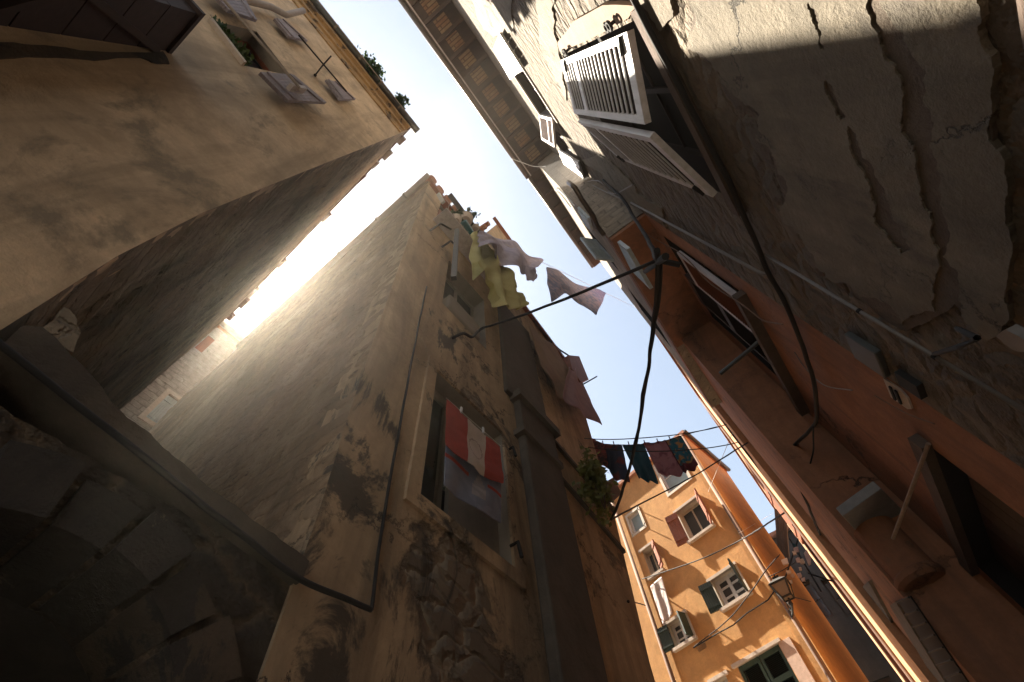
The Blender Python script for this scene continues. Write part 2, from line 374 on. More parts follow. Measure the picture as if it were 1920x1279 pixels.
# ------------------------------------------------------------------ mesh helpers
OFF = {}
class MB:
    def __init__(s): s.v = []; s.f = []; s.mi = []
    def add(s, vs, fs, mi=0):
        b = len(s.v); s.v += [V(q) for q in vs]
        for f in fs: s.f.append([b + i for i in f]); s.mi.append(mi)
        return s
    def poly(s, pts, mi=0): return s.add(pts, [list(range(len(pts)))], mi)
    def prism(s, pts, vec, mi=0):
        n = len(pts); vec = V(vec)
        tri = tessellate_polygon([list(pts)])
        fs = [list(t) for t in tri] + [[i + n for i in t][::-1] for t in tri]
        fs += [[i, (i + 1) % n, (i + 1) % n + n, i + n] for i in range(n)]
        return s.add(list(pts) + [V(q) + vec for q in pts], fs, mi)
    def wall(s, outer, holes, vec, mi=0, mir=1):
        """slab with real openings; vec points into the wall"""
        vec = V(vec)
        loops = [list(outer)] + [list(h) for h in holes]
        flat = [q for l in loops for q in l]
        n = len(flat)
        tri = tessellate_polygon(loops)
        b = len(s.v)
        s.v += [V(q) for q in flat] + [V(q) + vec for q in flat]
        for t in tri:
            s.f.append([b + i for i in t]); s.mi.append(mi)
            s.f.append([b + n + i for i in t][::-1]); s.mi.append(mi)
        k = 0
        for li, l in enumerate(loops):
            for i in range(len(l)):
                j = (i + 1) % len(l)
                s.f.append([b + k + i, b + k + j, b + n + k + j, b + n + k + i]); s.mi.append(mi if li == 0 else mir)
            k += len(l)
        return s
    def box(s, c, ax, ay, az, mi=0):
        c, ax, ay, az = V(c), V(ax), V(ay), V(az)
        vs = [c + ax * i + ay * j + az * k for i in (-1, 1) for j in (-1, 1) for k in (-1, 1)]
        return s.add(vs, [[0, 1, 3, 2], [4, 6, 7, 5], [0, 4, 5, 1], [2, 3, 7, 6], [0, 2, 6, 4], [1, 5, 7, 3]], mi)
    def span(s, lo, hi, mi=0):
        lo, hi = V(lo), V(hi); c = (lo + hi) / 2; d = (hi - lo) / 2
        return s.box(c, (d.x, 0, 0), (0, d.y, 0), (0, 0, d.z), mi)
    def bar(s, a, b, w, h, up=V((0, 0, 1)), mi=0):
        a, b = V(a), V(b); d = (b - a)
        side = d.cross(up)
        if side.length < 1e-6: side = d.cross(V((1, 0, 0)))
        side.normalize(); u = side.cross(d).normalized()
        return s.box((a + b) / 2, d / 2, side * w / 2, u * h / 2, mi)
    def tube(s, pts, r, sides=8, mi=0):
        pts = [V(p) for p in pts]
        rr = r if hasattr(r, '__len__') else [r] * len(pts)
        b = len(s.v); prev = None
        for i, p in enumerate(pts):
            d = (pts[min(i + 1, len(pts) - 1)] - pts[max(i - 1, 0)]).normalized()
            if prev is None:
                ref = V((0, 0, 1)) if abs(d.z) < .9 else V((1, 0, 0))
                u = d.cross(ref).normalized()
            else:
                u = (prev - d * prev.dot(d)).normalized()
            prev = u; w = d.cross(u)
            for k in range(sides):
                an = 2 * math.pi * k / sides
                s.v.append(p + (u * math.cos(an) + w * math.sin(an)) * rr[i])
        for i in range(len(pts) - 1):
            for k in range(sides):
                k2 = (k + 1) % sides
                s.f.append([b + i * sides + k, b + i * sides + k2, b + (i + 1) * sides + k2, b + (i + 1) * sides + k]); s.mi.append(mi)
        s.f.append([b + k for k in range(sides)][::-1]); s.mi.append(mi)
        e = b + (len(pts) - 1) * sides
        s.f.append([e + k for k in range(sides)]); s.mi.append(mi)
        return s
    def grid(s, fn, nu, nv, mi=0, mfn=None, th=0.0):
        b = len(s.v)
        for j in range(nv + 1):
            for i in range(nu + 1): s.v.append(V(fn(i / nu, j / nv)))
        for j in range(nv):
            for i in range(nu):
                a = b + j * (nu + 1) + i
                s.f.append([a, a + 1, a + nu + 2, a + nu + 1]); s.mi.append(mfn((i + .5) / nu, (j + .5) / nv) if mfn else mi)
        return s
    def build(s, name, mats, parent=None, label=None, smooth=False, recalc=True, solid=0.0, subd=0, bevel=0.0):
        o0 = OFF.get(parent.name, V((0, 0, 0))) if parent else V((0, 0, 0))
        me = bpy.data.meshes.new(name)
        me.from_pydata([tuple(q - o0) for q in s.v], [], s.f)
        if not isinstance(mats, (list, tuple)): mats = [mats]
        for mm in mats: me.materials.append(mm)
        nm = len(mats) - 1
        for p_, mi in zip(me.polygons, s.mi):
            p_.material_index = min(mi, nm); p_.use_smooth = smooth
        if recalc:
            bm = bmesh.new(); bm.from_mesh(me)
            bmesh.ops.recalc_face_normals(bm, faces=bm.faces); bm.to_mesh(me); bm.free()
        me.update()
        o = bpy.data.objects.new(name, me); COL.objects.link(o)
        if parent: o.parent = parent; OFF[o.name] = o0
        if label: o['label'] = label
        if subd:
            md = o.modifiers.new('subd', 'SUBSURF'); md.levels = subd; md.render_levels = subd
        if solid:
            md = o.modifiers.new('thick', 'SOLIDIFY'); md.thickness = solid; md.offset = 0
        if bevel:
            md = o.modifiers.new('bevel', 'BEVEL'); md.width = bevel; md.segments = 2; md.limit_method = 'ANGLE'
        return o

def thing(name, label, cat, loc, group=None):
    o = bpy.data.objects.new(name, None); COL.objects.link(o)
    o.empty_display_size = .2
    o.location = loc; OFF[o.name] = V(loc)
    o['label'] = label; o['category'] = cat
    if group: o['group'] = group
    return o

def tag(o, label, cat, group=None):
    o['label'] = label; o['category'] = cat
    if group: o['group'] = group
    return o

def structure(o): o['kind'] = 'structure'; return o

def rough(pts, amp, lv=3, closed=True, seed=0):
    rnd = random.Random(seed)
    pts = [V((p[0], p[1], 0)) for p in pts]
    for _ in range(lv):
        out = []
        n = len(pts)
        for i in range(n if closed else n - 1):
            a, b = pts[i], pts[(i + 1) % n]
            d = b - a; nn = V((-d.y, d.x, 0))
            out += [a, (a + b) / 2 + nn * rnd.uniform(-amp, amp) + d * rnd.uniform(-.15, .15)]
        if not closed: out.append(pts[-1])
        pts = out
    return [(p.x, p.y) for p in pts]

def Q(pxs, pl): return [hit(p, pl) for p in pxs]
def lerp(a, b, t): return a + (b - a) * t
def quadpt(q, u, v):
    """q = TL,TR,BR,BL ; u right, v down"""
    return lerp(lerp(q[0], q[1], u), lerp(q[3], q[2], u), v)
def inset(q, fu, fv=None):
    fv = fu if fv is None else fv
    return [quadpt(q, fu, fv), quadpt(q, 1 - fu, fv), quadpt(q, 1 - fu, 1 - fv), quadpt(q, fu, 1 - fv)]
def shift(q, vec): return [p + V(vec) for p in q]

def leaf_shutter(name, parent, q, n, th, mat, kind='louvre', rails=(0.0, 1.0), slats=12, label=None, fr=.1, frv=None, tilt=.5, mats=None, sr=.55, lit_nose=False):
    """shutter leaf on quad TL,TR,BR,BL ; n outward"""
    n = V(n).normalized() * th
    mb = MB()
    fv = frv or fr * .8
    def piece(u0, v0, u1, v1, k=1.0, o=0.0, mi=0):
        pts = [quadpt(q, u0, v0), quadpt(q, u1, v0), quadpt(q, u1, v1), quadpt(q, u0, v1)]
        mb.prism(shift(pts, n * (o + .5 * k)), -n * k, mi)
    if kind == 'louvre':
        piece(0, 0, fr, 1); piece(1 - fr, 0, 1, 1)
        rr = sorted(rails)
        for v in rr:
            a = min(max(v - fv / 2, 0), 1 - fv); piece(fr, a, 1 - fr, a + fv, .96)
        segs = []
        for a, b in zip(rr[:-1], rr[1:]):
            a2 = a + (fv if a == 0 else fv / 2); b2 = b - (fv if b == 1 else fv / 2)
            segs.append((a2, b2))
        tot = sum(b - a for a, b in segs)
        for a, b in segs:
            k = max(2, int(round(slats * (b - a) / tot)))
            h = (b - a) / k
            for i in range(k):
                v0 = a + i * h + h * .1; v1 = v0 + h * sr
                p = [quadpt(q, fr, v0) - n * .45, quadpt(q, 1 - fr, v0) - n * .45, quadpt(q, 1 - fr, v1) + n * .45, quadpt(q, fr, v1) + n * .45]
                mb.prism(p, n * .12 + (quadpt(q, .5, .01) - quadpt(q, .5, 0)) * .15, 1)
                if lit_nose: mb.bar(quadpt(q, fr, v1) + n * .5, quadpt(q, 1 - fr, v1) + n * .5, .016, .012, n, 0)  # white strip painted as the lit front edge of each slat
    else:
        k = slats
        for i in range(k):
            g = .012
            piece(i / k + g * .5, 0, (i + 1) / k - g * .5, 1, 1.0)
        for v in (.14, .8):
            piece(.02, v, .98, v + .07, .5, .7)
    return mb.build(name, mats or [mat, mat], parent, label)

# sun direction (towards the sun), moved off its seen place so the lit patch reaches the right wall
SUN = ray((502, 524))

# ------------------------------------------------------------------ ground and sky
g = MB(); g.poly([(-20, -18, 0), (14, -18, 0), (14, 34, 0), (-20, 34, 0)])
structure(g.build('ground', M['paving']))

# ================================================================== LEFT PLASTER HOUSE
XL = -1.66
LH = thing('plaster_house', 'tall tan plaster house with dark timber bay and plum shutters, filling the upper left', 'house', (XL, -4, 0))
LC = [(-1.6, -.42), (1.4, -.42), (2.1, -.488), (2.86, -.515), (4.27, -.506), (6.9, -.48), (9.5, -.455), (11.9, -.43)]
LW = PX(XL)
lw_open = Q([(481, 59), (545, 142), (457, 123), (389, 36)], LW)   # TL,TR,BR,BL
mb = MB()
outer = [W(XL, -4.6, -1.6)] + [W(XL, y, z) for z, y in LC] + [W(XL, -4.6, 11.9)]
mb.wall(outer, [lw_open], (-.32, 0, 0))
front = mb.build('street_wall', [M['left'], M['reveal']], LH)
def LAy(x, y0): return y0 + (-1.66 - x) * math.tan(R(3.4))
mb = MB()
def interp(tab, z):
    for (z0_, y0_), (z1_, y1_) in zip(tab[:-1], tab[1:]):
        if z <= z1_: return lerp(y0_, y1_, max(0, (z - z0_) / (z1_ - z0_)))
    return tab[-1][1]
def courses(x, z, seed, rh=.17, amp=.016):
    zz = z + .05 * mnoise.noise(V((x * .6, z * .6, seed))) + .03 * mnoise.noise(V((x * 2, z * 2, seed + 3)))
    r = int(zz / rh); w = .28 + .22 * abs(mnoise.noise(V((r * 7.3, seed, 1.7))))
    c = int((x + 40 + (r * .37) % 1) / w)
    fz = zz / rh - r; fx = (x + 40 + (r * .37) % 1) / w - c
    e = min(fz, 1 - fz) * rh, min(fx, 1 - fx) * w
    j = min(1, min(e) / .03)
    keep = .5 + .5 * mnoise.noise(V((x * .5, z * .5, seed + 9)))
    return (amp * (mnoise.noise(V((r * 3.1, c * 5.7, seed))) + .8) * j - amp * .8) * (.35 + .9 * keep) + .012 * mnoise.noise(V((x * 6, z * 9, seed)))
def alley_grid(xa, xb, za, zb, yf, sgn, seed, step=.05):
    mb = MB(); nu = int((xa - xb) / step); nv = int((zb - za) / step)
    def fn(u, v):
        x, z = lerp(xa, xb, u), lerp(za, zb, v)
        e = min(1, (xa - x) / .12)
        return W(x, yf(x, z) + sgn * courses(x, z, seed) * e, z)
    mb.grid(fn, nu, nv); return mb
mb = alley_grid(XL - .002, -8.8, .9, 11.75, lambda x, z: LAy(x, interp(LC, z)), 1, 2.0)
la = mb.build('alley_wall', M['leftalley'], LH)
mb = MB(); mb.span(W(-8.8, -4.6, -1.6), W(XL - .34, -.54, 11.6)); mb.build('interior', M['dark'], LH)
# roof slab with tiles jutting over the alley
mb = MB()
mb.prism([W(XL + .1, -4.6, 11.9), W(XL + .1, -.42, 11.9), W(-8.8, .02, 11.9), W(-8.8, -4.6, 11.9)], (0, 0, .16))
mb.build('roof', M['tiledark'], LH)
rnd = random.Random(3)
x = XL - .15
while x > -8.6:
    w = rnd.uniform(.16, .34); o = rnd.choice([.02, .05, .09, .03, .12, .06])
    y = LAy(x, -.43)
    mb = MB(); mb.span(W(x - w, y - .2, 11.76 - rnd.uniform(0, .06)), W(x, y + o, 11.88 + rnd.uniform(0, .04))); mb.build('eave_tile', M['tiledark'], LH)
    x -= w + rnd.uniform(.02, .5)
# cornice under the eave
mb = MB()
for z0, z1, px_ in ((10.75, 11.15, .03), (11.15, 11.3, .075), (11.3, 11.6, .05), (11.6, 11.895, .12)):
    mb.span(W(XL + .004, -4.6, z0), W(XL + px_, -.45 - .001 * px_, z1))
mb.build('cornice', M['cornice'], LH)
mb = MB(); mb.tube([W(XL + .17, -4.6, 11.93), W(XL + .17, -.27, 11.93)], .085, 12)
gt = mb.build('gutter', M['greymetal'], LH, smooth=True)
for y in (-.9, -1.5, -2.1, -2.8):
    mb = MB(); mb.tube([W(XL + .17, y - .02, 11.93), W(XL + .17, y + .02, 11.93)], .094, 12); mb.build('gutter_joint', M['brownmetal'], gt)
pl = off(LW, .10)
mb = MB(); mb.tube(Q([(430, -14), (460, 0), (508, 13), (536, 28)], pl) + [hit((569, 20), off(LW, .22))], .045, 10)
mb.build('downpipe', M['palemetal'], LH, smooth=True)
# window with the washing pole
fr = MB()
fw = shift(lw_open, (-.20, 0, 0))
for a, b in ((0, 1), (1, 2), (2, 3), (3, 0)):
    fr.bar(fw[a], fw[b], .05, .05, V((1, 0, 0)))
win = fr.build('window', M['redwood'], LH)
mb = MB(); mb.prism(shift(inset(lw_open, .01), (-.24, 0, 0)), (-.02, 0, 0)); mb.build('pane', M['glass'], win)
mb = MB(); q = lw_open
mb.prism([q[3] + V((.05, .03, 0)), q[2] + V((.05, -.0, 0)), q[2] + V((.05, 0, -.06)), q[3] + V((.05, .03, -.06))], (-.2, 0, 0)); mb.build('sill', M['sill'], win)
def plank(name, pxs, parent, o0, th, mat, n=7, pl=LW):
    q = Q(pxs, off(pl, o0))   # TL TR BR BL
    ob = leaf_shutter(name, parent, q, pl[1], th, mat, 'plank', slats=n)
    return ob
plank('shutter', [(549, 142), (611, 194), (538, 190), (486, 137)], LH, .12, .04, M['purplewood'], 9, LW)
plank('shutter', [(440, -30), (481, 40), (427, 21), (380, -30)], LH, .12, .04, M['purplewood'], 9, LW)
plank('shutter', [(530, 38), (576, 78), (541, 70), (513, 36)], LH, .08, .04, M['purplewood'], 5, LW)
plank('shutter', [(629, 155), (666, 187), (637, 188), (610, 150)], LH, .08, .04, M['purplewood'], 5, LW)
mb = MB()
mb.bar(hit((543, 163), off(LW, .24)), hit((569, 169), off(LW, .24)), .08, .04)
mb.bar(hit((556, 166), off(LW, .08)), hit((556, 166), off(LW, .26)), .05, .05)
mb.build('pole_bracket', M['palewood'], LH)
mb = MB(); mb.tube([hit((418, -2), off(LW, .3)), hit((562, 165), off(LW, .3))], .014, 8)
tag(mb.build('drying_pole', M['palemetal']), 'thin grey drying pole held level in front of the open window with plants, upper left', 'pole')
mb = MB(); mb.tube([hit((591, 141), off(LW, .05)), hit((604, 124), off(LW, .25)), hit((621, 105), off(LW, .42))], .010, 8)
mb.tube([hit((591, 141), off(LW, .0)), hit((591, 141), off(LW, .08))], .022, 8)
mb.build('hook_bracket', M['iron'], LH)
# second thin rail just under the gutter
mb = MB(); mb.tube([hit((560, 66), off(LW, .2)), hit((650, 172), off(LW, .2))], .012, 6); mb.build('rail', M['iron'], LH)
mb = MB(); mb.tube([W(XL + .28, -4.4, 11.6), W(XL + .28, -.6, 11.6)], .01, 6); mb.build('wire', M['palemetal'], LH)
# timber bay
P0 = hit((310, 96), LW); 
bay = MB()
y0 = P0.y; zt = P0.z; zb = 1.6 + 1.3; xo = XL + .36
nb = 9
for i in range(nb):
    za = zb + (zt - zb) * i / nb; zc = zb + (zt - zb) * (i + 1) / nb - .012
    bay.span((XL + .003, y0 - .035, za), (xo, y0, zc))
    bay.span((xo, y0 - 2.7, za), (xo + .03, y0, zc))
bay.span((XL + .003, y0 - 2.7, zb - .05), (xo + .03, y0 + .005, zb - .012))
bay.span((XL + .003, y0 - 2.7, zt), (xo + .06, y0 + .02, zt + .05))
bayo = bay.build('timber_bay', M['darkwood'], LH)
mb = MB()
mb.bar((XL + .02, y0 + .02, zt - .15), (xo - .02, y0 + .02, zt - 1.1), .05, .03, V((0, 1, 0)))
mb.bar((XL + .02, y0 + .02, zt - 1.6), (xo - .02, y0 + .02, zt - 1.15), .05, .03, V((0, 1, 0)))
mb.build('brace', M['awning'], bayo)
mb = MB()
pts = rough([(-10, 78), (60, 84), (180, 96), (306, 96), (318, 119), (285, 116), (265, 107), (180, 112), (90, 106), (-10, 110)], .05, 2, seed=3)
mb.prism(Q(pts, off(LW, .012)), (-.04, 0, 0)); mb.build('jamb_stone', M['vous_l'], LH)

# ================================================================== ARCHWAY across the alley
AR = thing('stone_archway', 'dark stone archway with a long horizontal beam spanning the narrow alley, lower left', 'archway', (XL - .2, .2, 0))
arch_c, arch_r, arch_z = .17, .60, .41
arc = [(arch_c + arch_r * math.cos(t), arch_z + arch_r * math.sin(t)) for t in [math.pi * i / 24 for i in range(25)]]
def arcpt(t, r): return (arch_c + r * math.cos(t), arch_z + r * math.sin(t))
top = []
rnd = random.Random(5)
y = 1.25
while y > -.62: top.append((y, 1.24 + rnd.uniform(-.006, .006))); y -= .04
outer = [(1.25, -1.6), *[(p) for p in top], (-.62, -1.6)]
o2 = [(1.25, -1.6)] + top + [(-.62, -1.6), (arch_c - arch_r, -1.6)] + [(a, b) for a, b in arc[::-1]] + [(arch_c + arch_r, -1.6)]
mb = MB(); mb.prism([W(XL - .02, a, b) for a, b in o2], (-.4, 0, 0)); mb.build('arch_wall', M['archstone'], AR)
tp_ = rough([(40, 612), (80, 613), (133, 667), (213, 757), (283, 813), (379, 902), (470, 972), (540, 1022), (580, 1052)], .05, 4, closed=False, seed=8)
bt_ = rough([(566, 1090), (420, 978), (300, 880), (150, 765), (0, 650)], .02, 3, closed=False, seed=9)
mb = MB(); mb.prism(Q(tp_ + bt_, off(LW, .035)), (-.46, 0, 0))
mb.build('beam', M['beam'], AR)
# voussoirs, each its own block
nv = 11
for i in range(nv):
    t0, t1 = math.pi * i / nv + .02, math.pi * (i + 1) / nv - .02
    rnd = random.Random(40 + i)
    ro = arch_r + .16 + rnd.uniform(-.02, .035); ri = arch_r - .01 + rnd.uniform(-.012, .012)
    mb = MB()
    seg = [arcpt(lerp(t0, t1, k / 4), ri) for k in range(5)] + [arcpt(lerp(t1, t0, k / 4), ro) for k in range(5)]
    xv = XL + .02 + rnd.uniform(-.015, .03)
    mb.prism([W(xv, a, b) for a, b in seg], (-.42, 0, 0))
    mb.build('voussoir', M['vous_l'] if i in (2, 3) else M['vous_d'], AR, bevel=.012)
# vaulted passage behind the arch and its closed door
mb = MB()
mb.span(W(-3.7, -.75, 1.02), W(XL - .43, 1.3, 1.25)); mb.span(W(-3.7, -.75, -1.6), W(XL - .43, -.44, 1.015)); mb.span(W(-3.7, .82, -1.6), W(XL - .43, 1.3, 1.015))
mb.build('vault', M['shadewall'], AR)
mb = MB()
for i in range(8): mb.span(W(-3.6, -.43 + i * .156, -1.58), W(-3.55, -.43 + i * .156 + .15, 1.01))
dr = mb.build('door', M['darkwood'], AR)
mb = MB(); mb.tube([W(-3.53, .6, -.5), W(-3.49, .6, -.5), W(-3.49, .6, -.35), W(-3.53, .6, -.35)], .012, 6); mb.build('handle', M['iron'], dr)
# broken plaster lump above the beam by the corner
mb = MB()
pts = rough([(75, 618), (120, 575), (140, 592), (152, 622), (138, 660), (110, 648)], .12, 2, seed=2)
mb.prism(Q(pts, off(LW, .02)), (-.3, 0, 0)); mb.build('broken_plaster', M['leftalley'], AR)

# ================================================================== MIDDLE HOUSE
MHx = XL
MH = thing('corner_house', 'narrow mouldy stone corner house between the two lanes, towels in its window', 'house', (XL, 2.5, 0))
MC = [(-1.6, .95), (.9, .885), (1.56, .872), (2.3, .83), (3.14, .797), (4.5, .75), (6.2, .69), (8.0, .64), (9.7, .60)]   # z,y of the corner
MW = PX(XL)
mwin = [W(XL, 1.46, 3.53), W(XL, 2.43, 3.53), W(XL, 2.43, 2.06), W(XL, 1.46, 2.06)]
uwin = Q([(842, 478), (925, 560), (905, 640), (846, 560)], MW)
uz1 = W(0, 0, 7.6); 
uwin = [W(XL, 1.42, 6.6), W(XL, 2.25, 6.6), W(XL, 2.25, 5.0), W(XL, 1.42, 5.0)]
twin = [W(XL, 1.0, 9.45), W(XL, 2.6, 9.15), W(XL, 2.6, 7.9), W(XL, 1.0, 7.9)]
outer = [W(XL, MC[0][1], -1.6), W(XL, 4.35, -1.6), W(XL, 4.55, 2.2), W(XL, 4.96, 4.2), W(XL, 5.2, 6.5), W(XL, 5.32, 8.25), W(XL, 4.0, 8.62), W(XL, 2.6, 9.2)] + [W(XL, y, z) for z, y in MC[:0:-1]]
mb = MB(); mb.wall(outer, [mwin, uwin, twin], (-.28, 0, 0)); mb.build('street_wall', [M['mid'], M['reveal']], MH)
rowsM = MC
def MAy(x, z):
    y = interp(MC, z); return lerp(y, y * .35 + .66 * .65, min(1, (XL - x) / 6))
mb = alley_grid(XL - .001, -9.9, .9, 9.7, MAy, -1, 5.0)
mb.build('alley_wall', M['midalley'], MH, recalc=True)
mb = MB()
mb.prism([W(XL - .3, 1.02, -1.6), W(XL - .3, 4.3, -1.6), W(-9.9, 4.3, -1.6), W(-9.9, 1.02, -1.6)], (0, 0, 9.6))
mb.build('interior', M['dark'], MH)
mb = MB()
mb.prism([W(XL - .02, .56, 9.72), W(XL - .02, 2.7, 9.2), W(XL - .02, 5.35, 8.32), W(-9.9, 5.35, 8.32), W(-9.9, .66, 9.72)], (0, 0, .1)); mb.build('roof', M['tiledark'], MH)
# unseen upper blocks, added to shade the walls across the street
mb = MB(); mb.add([W(-2.3, .87, 8), W(-2.3, 5.25, 8), W(-4, 5.25, 8), W(-4, 1.45, 8), W(-2.3, .87, 12.5), W(-2.3, 5.25, 11.2), W(-4, 5.25, 13), W(-4, 1.45, 13.8)],
    [[0, 1, 5, 4], [1, 2, 6, 5], [2, 3, 7, 6], [3, 0, 4, 7], [4, 5, 6, 7], [3, 2, 1, 0]]); mb.build('shade_storey', M['left'], MH)
mb = MB(); mb.prism([W(-4.2, 1.62, -1.6), W(-4.2, 9.1, -1.6), W(-9.9, 9.1, -1.6), W(-9.9, 3.9, -1.6)], (0, 0, 20.0)); mb.build('shade_block', M['left'], MH)
# gutter over the alley
mb = MB(); mb.tube([W(XL + .06, .52, 9.83), W(-7.6, .62, 9.70)], .075, 12); gt = mb.build('gutter', M['palemetal'], MH, smooth=True)
for x in (-2.25, -3.05, -4.2, -5.4, -6.4):
    gy = lerp(.52, .62, (XL + .06 - x) / 5.9)
    mb = MB(); mb.tube([W(x + .02, gy, 9.82), W(x - .02, gy, 9.82)], .095, 12); mb.build('gutter_joint', M['brownmetal'], gt)
rnd = random.Random(4)
for i in range(6):
    y = .62 + i * .235; z = 9.74 - (y - .6) * .275
    mb = MB(); mb.tube([W(XL + .09 + rnd.uniform(-.01, .03), y, z + .06), W(XL - .5, y, z + .2)], .1, 8); mb.build('eave_tile', M['tile'], MH)
mb = MB(); mb.bar(W(XL + .01, .64, 9.55), W(XL + .01, 5.25, 8.18), .14, .12); mb.build('eave_board', M['redwood'], MH)
# dormer roof corner beyond the balcony
dp = PX(-1.45)
mb = MB(); mb.prism(Q([(912, 437), (932, 420), (956, 452), (942, 500), (925, 470)], dp), (-.5, 0, 0)); dm = mb.build('dormer', M['left'], MH)
for a in ((905, 432), (911, 425), (917, 419)):
    p = hit(a, PX(-1.40)); mb = MB(); mb.tube([p + V((0, 0, .03)), p + V((-.4, -.02, .12))], .06, 8); mb.build('dormer_tile', M['tile'], dm)
mb = MB(); mb.bar(hit((926, 408), PX(-1.38)), hit((957, 451), PX(-1.38)), .09, .06); mb.build('barge_board', M['tile'], dm)
# pilaster / flue
mb = MB(); mb.prism([W(XL + .1, 2.72, -1.6), W(XL + .1, 3.28, -1.6), W(XL + .1, 3.42, 4.4), W(XL + .1, 2.72, 4.4)], (-.1, 0, 0)); 
mb.prism([W(XL + .06, 2.55, 4.4), W(XL + .06, 3.42, 4.4), W(XL + .06, 3.5, 7.3), W(XL + .06, 2.62, 7.3)], (-.06, 0, 0))
mb.build('flue', M['pilaster'], MH, bevel=.02)
mb = MB()
mb.span(W(XL + .0, 2.66, 4.35), W(XL + .16, 3.5, 4.47)); mb.span(W(XL + .0, 2.66, 3.72), W(XL + .14, 3.4, 3.80))
mb.bar(W(XL + .02, 3.45, 4.41), W(XL + .02, 4.95, 4.2), .05, .06); mb.bar(W(XL + .02, 3.4, 3.76), W(XL + .02, 4.8, 3.5), .04, .05)
mb.build('cornice_band', M['pilaster'], MH)
# raised stone surrounds beside the windows
mb = MB()
def frame_around(mb, q, w, th, n):
    c = [q[0] + (q[0] - q[1]).normalized() * w + (q[0] - q[3]).normalized() * w, q[1] + (q[1] - q[0]).normalized() * w + (q[1] - q[2]).normalized() * w,
         q[2] + (q[2] - q[1]).normalized() * w + (q[2] - q[3]).normalized() * w, q[3] + (q[3] - q[2]).normalized() * w + (q[3] - q[0]).normalized() * w]
    n = V(n) * th
    for i in range(4):
        j = (i + 1) % 4
        mb.prism([c[i] + n, c[j] + n, q[j] + n, q[i] + n], -n)
frame_around(mb, mwin, .11, .025, (1, 0, 0)); mb.build('window_surround', M['mid'], MH)
# main window: frame, panes
def window(house, q, n, depth, fmat, gmat, cols=2, rws=3, fwid=.05, bar=.025, bright=None):
    n = V(n).normalized(); qq = shift(q, -n * depth)
    mb = MB()
    c = sum(qq, V((0, 0, 0))) / 4
    qi = [c + (p - c) * (1 - fwid / ((qq[0] - qq[1]).length / 2)) for p in qq]
    for a in range(4):
        b = (a + 1) % 4
        mb.prism([qq[a], qq[b], qi[b], qi[a]], -n * .05)
    for i in range(1, cols):
        a, b = quadpt(qq, i / cols, .02), quadpt(qq, i / cols, .98)
        w = bar * (1.8 if cols % 2 == 0 and i == cols // 2 else 1)
        mb.bar(a - n * .02, b - n * .02, w, .045, n)
    for j in range(1, rws): mb.bar(quadpt(qq, .02, j / rws) - n * .025, quadpt(qq, .98, j / rws) - n * .025, bar, .03, n)
    w_ = mb.build('window', fmat, house)
    mb = MB(); mb.prism(shift(inset(qq, .015), -n * .028), -n * .006); mb.build('pane', gmat, w_)
    return w_
w_ = window(MH, mwin, (1, 0, 0), .14, M['reveal'], M['glass'], 3, 1, .07, .05)
mb = MB(); mb.span(W(XL - .14, 1.84, 2.08), W(XL - .10, 2.42, 3.5)); mb.build('curtain', M['reveal'], w_)
w_ = window(MH, uwin, (1, 0, 0), .2, M['reveal'], M['glass'], 2, 2)
mb = MB(); mb.span(W(XL - .15, 1.5, 5.02), W(XL + .03, 2.1, 5.4)); mb.build('vent_box', M['reveal'], MH, bevel=.02)
mb = MB(); mb.span(W(XL - .1, 1.05, 7.92), W(XL - .06, 2.55, 9.0)); mb.build('terrace_wall', M['redwood'], MH)
# terrace rail hanging off the top floor
mb = MB()
for zz in (7.75, 8.15): mb.tube([W(XL + .28, 1.0, zz), W(XL + .28, 2.9, zz)], .012, 6)
for i in range(16): mb.tube([W(XL + .28, 1.0 + i * .127, 7.75), W(XL + .28, 1.0 + i * .127, 8.15)], .007, 5)
mb.build('railing', M['palemetal'], MH)
mb = MB(); mb.span(W(XL + .005, .95, 7.6), W(XL + .30, 2.95, 7.64)); mb.build('balcony_slab', M['palewood'], MH)
mb = MB(); mb.bar(W(XL + .22, 1.0, 9.3), W(XL + .22, 2.1, 8.95), .10, .05); mb.build('terrace_beam', M['greymetal'], MH)
mb = MB(); mb.bar(hit((822, 364), PX(-1.5)), hit((831, 380), PX(-1.5)), .07, .05); mb.build('beam_end', M['whiteplastic'], MH)
mb = MB(); a = hit((857, 432), PX(-1.42)); b = hit((851, 522), PX(-1.5)); mb.bar(a, b, .07, .06); mb.build('post', M['greymetal'], MH)
for pr in (((807, 432), (826, 419), (846, 430)), ((829, 463), (845, 452), (858, 462))):
    mb = MB(); p = [hit(q, PX(-1.60 + .04 * i)) for i, q in enumerate(pr)]; mb.tube([hit(pr[0], PX(-1.66))] + p, .016, 6); mb.build('iron_bracket', M['iron'], MH)
# small end awning of tiles and stick
ap = PX(-1.45)
mb = MB(); mb.prism(Q([(1066, 666), (1086, 668), (1104, 712), (1089, 716), (1072, 690)], ap), (-.22, 0, .03)); mb.build('end_roof', M['redwood'], MH)
mb = MB(); mb.tube([hit((1091, 722), PX(-1.5)), hit((1119, 706), PX(-1.30))], .014, 6); mb.build('antenna_stick', M['iron'], MH)
mb = MB(); mb.tube(Q([(1000, 600), (1024, 632), (1048, 655), (1068, 668)], PX(-1.6)), .02, 6); mb.build('roof_edge', M['darkwood'], MH)
# dark square holes / iron hooks
for p in ((957, 1024), (951, 845)):
    mb = MB(); a = hit(p, PX(-1.66)); mb.tube([a, a + V((.07, 0, 0)), a + V((.09, 0, -.14))], .014, 6); mb.build('shutter_hook', M['iron'], MH)

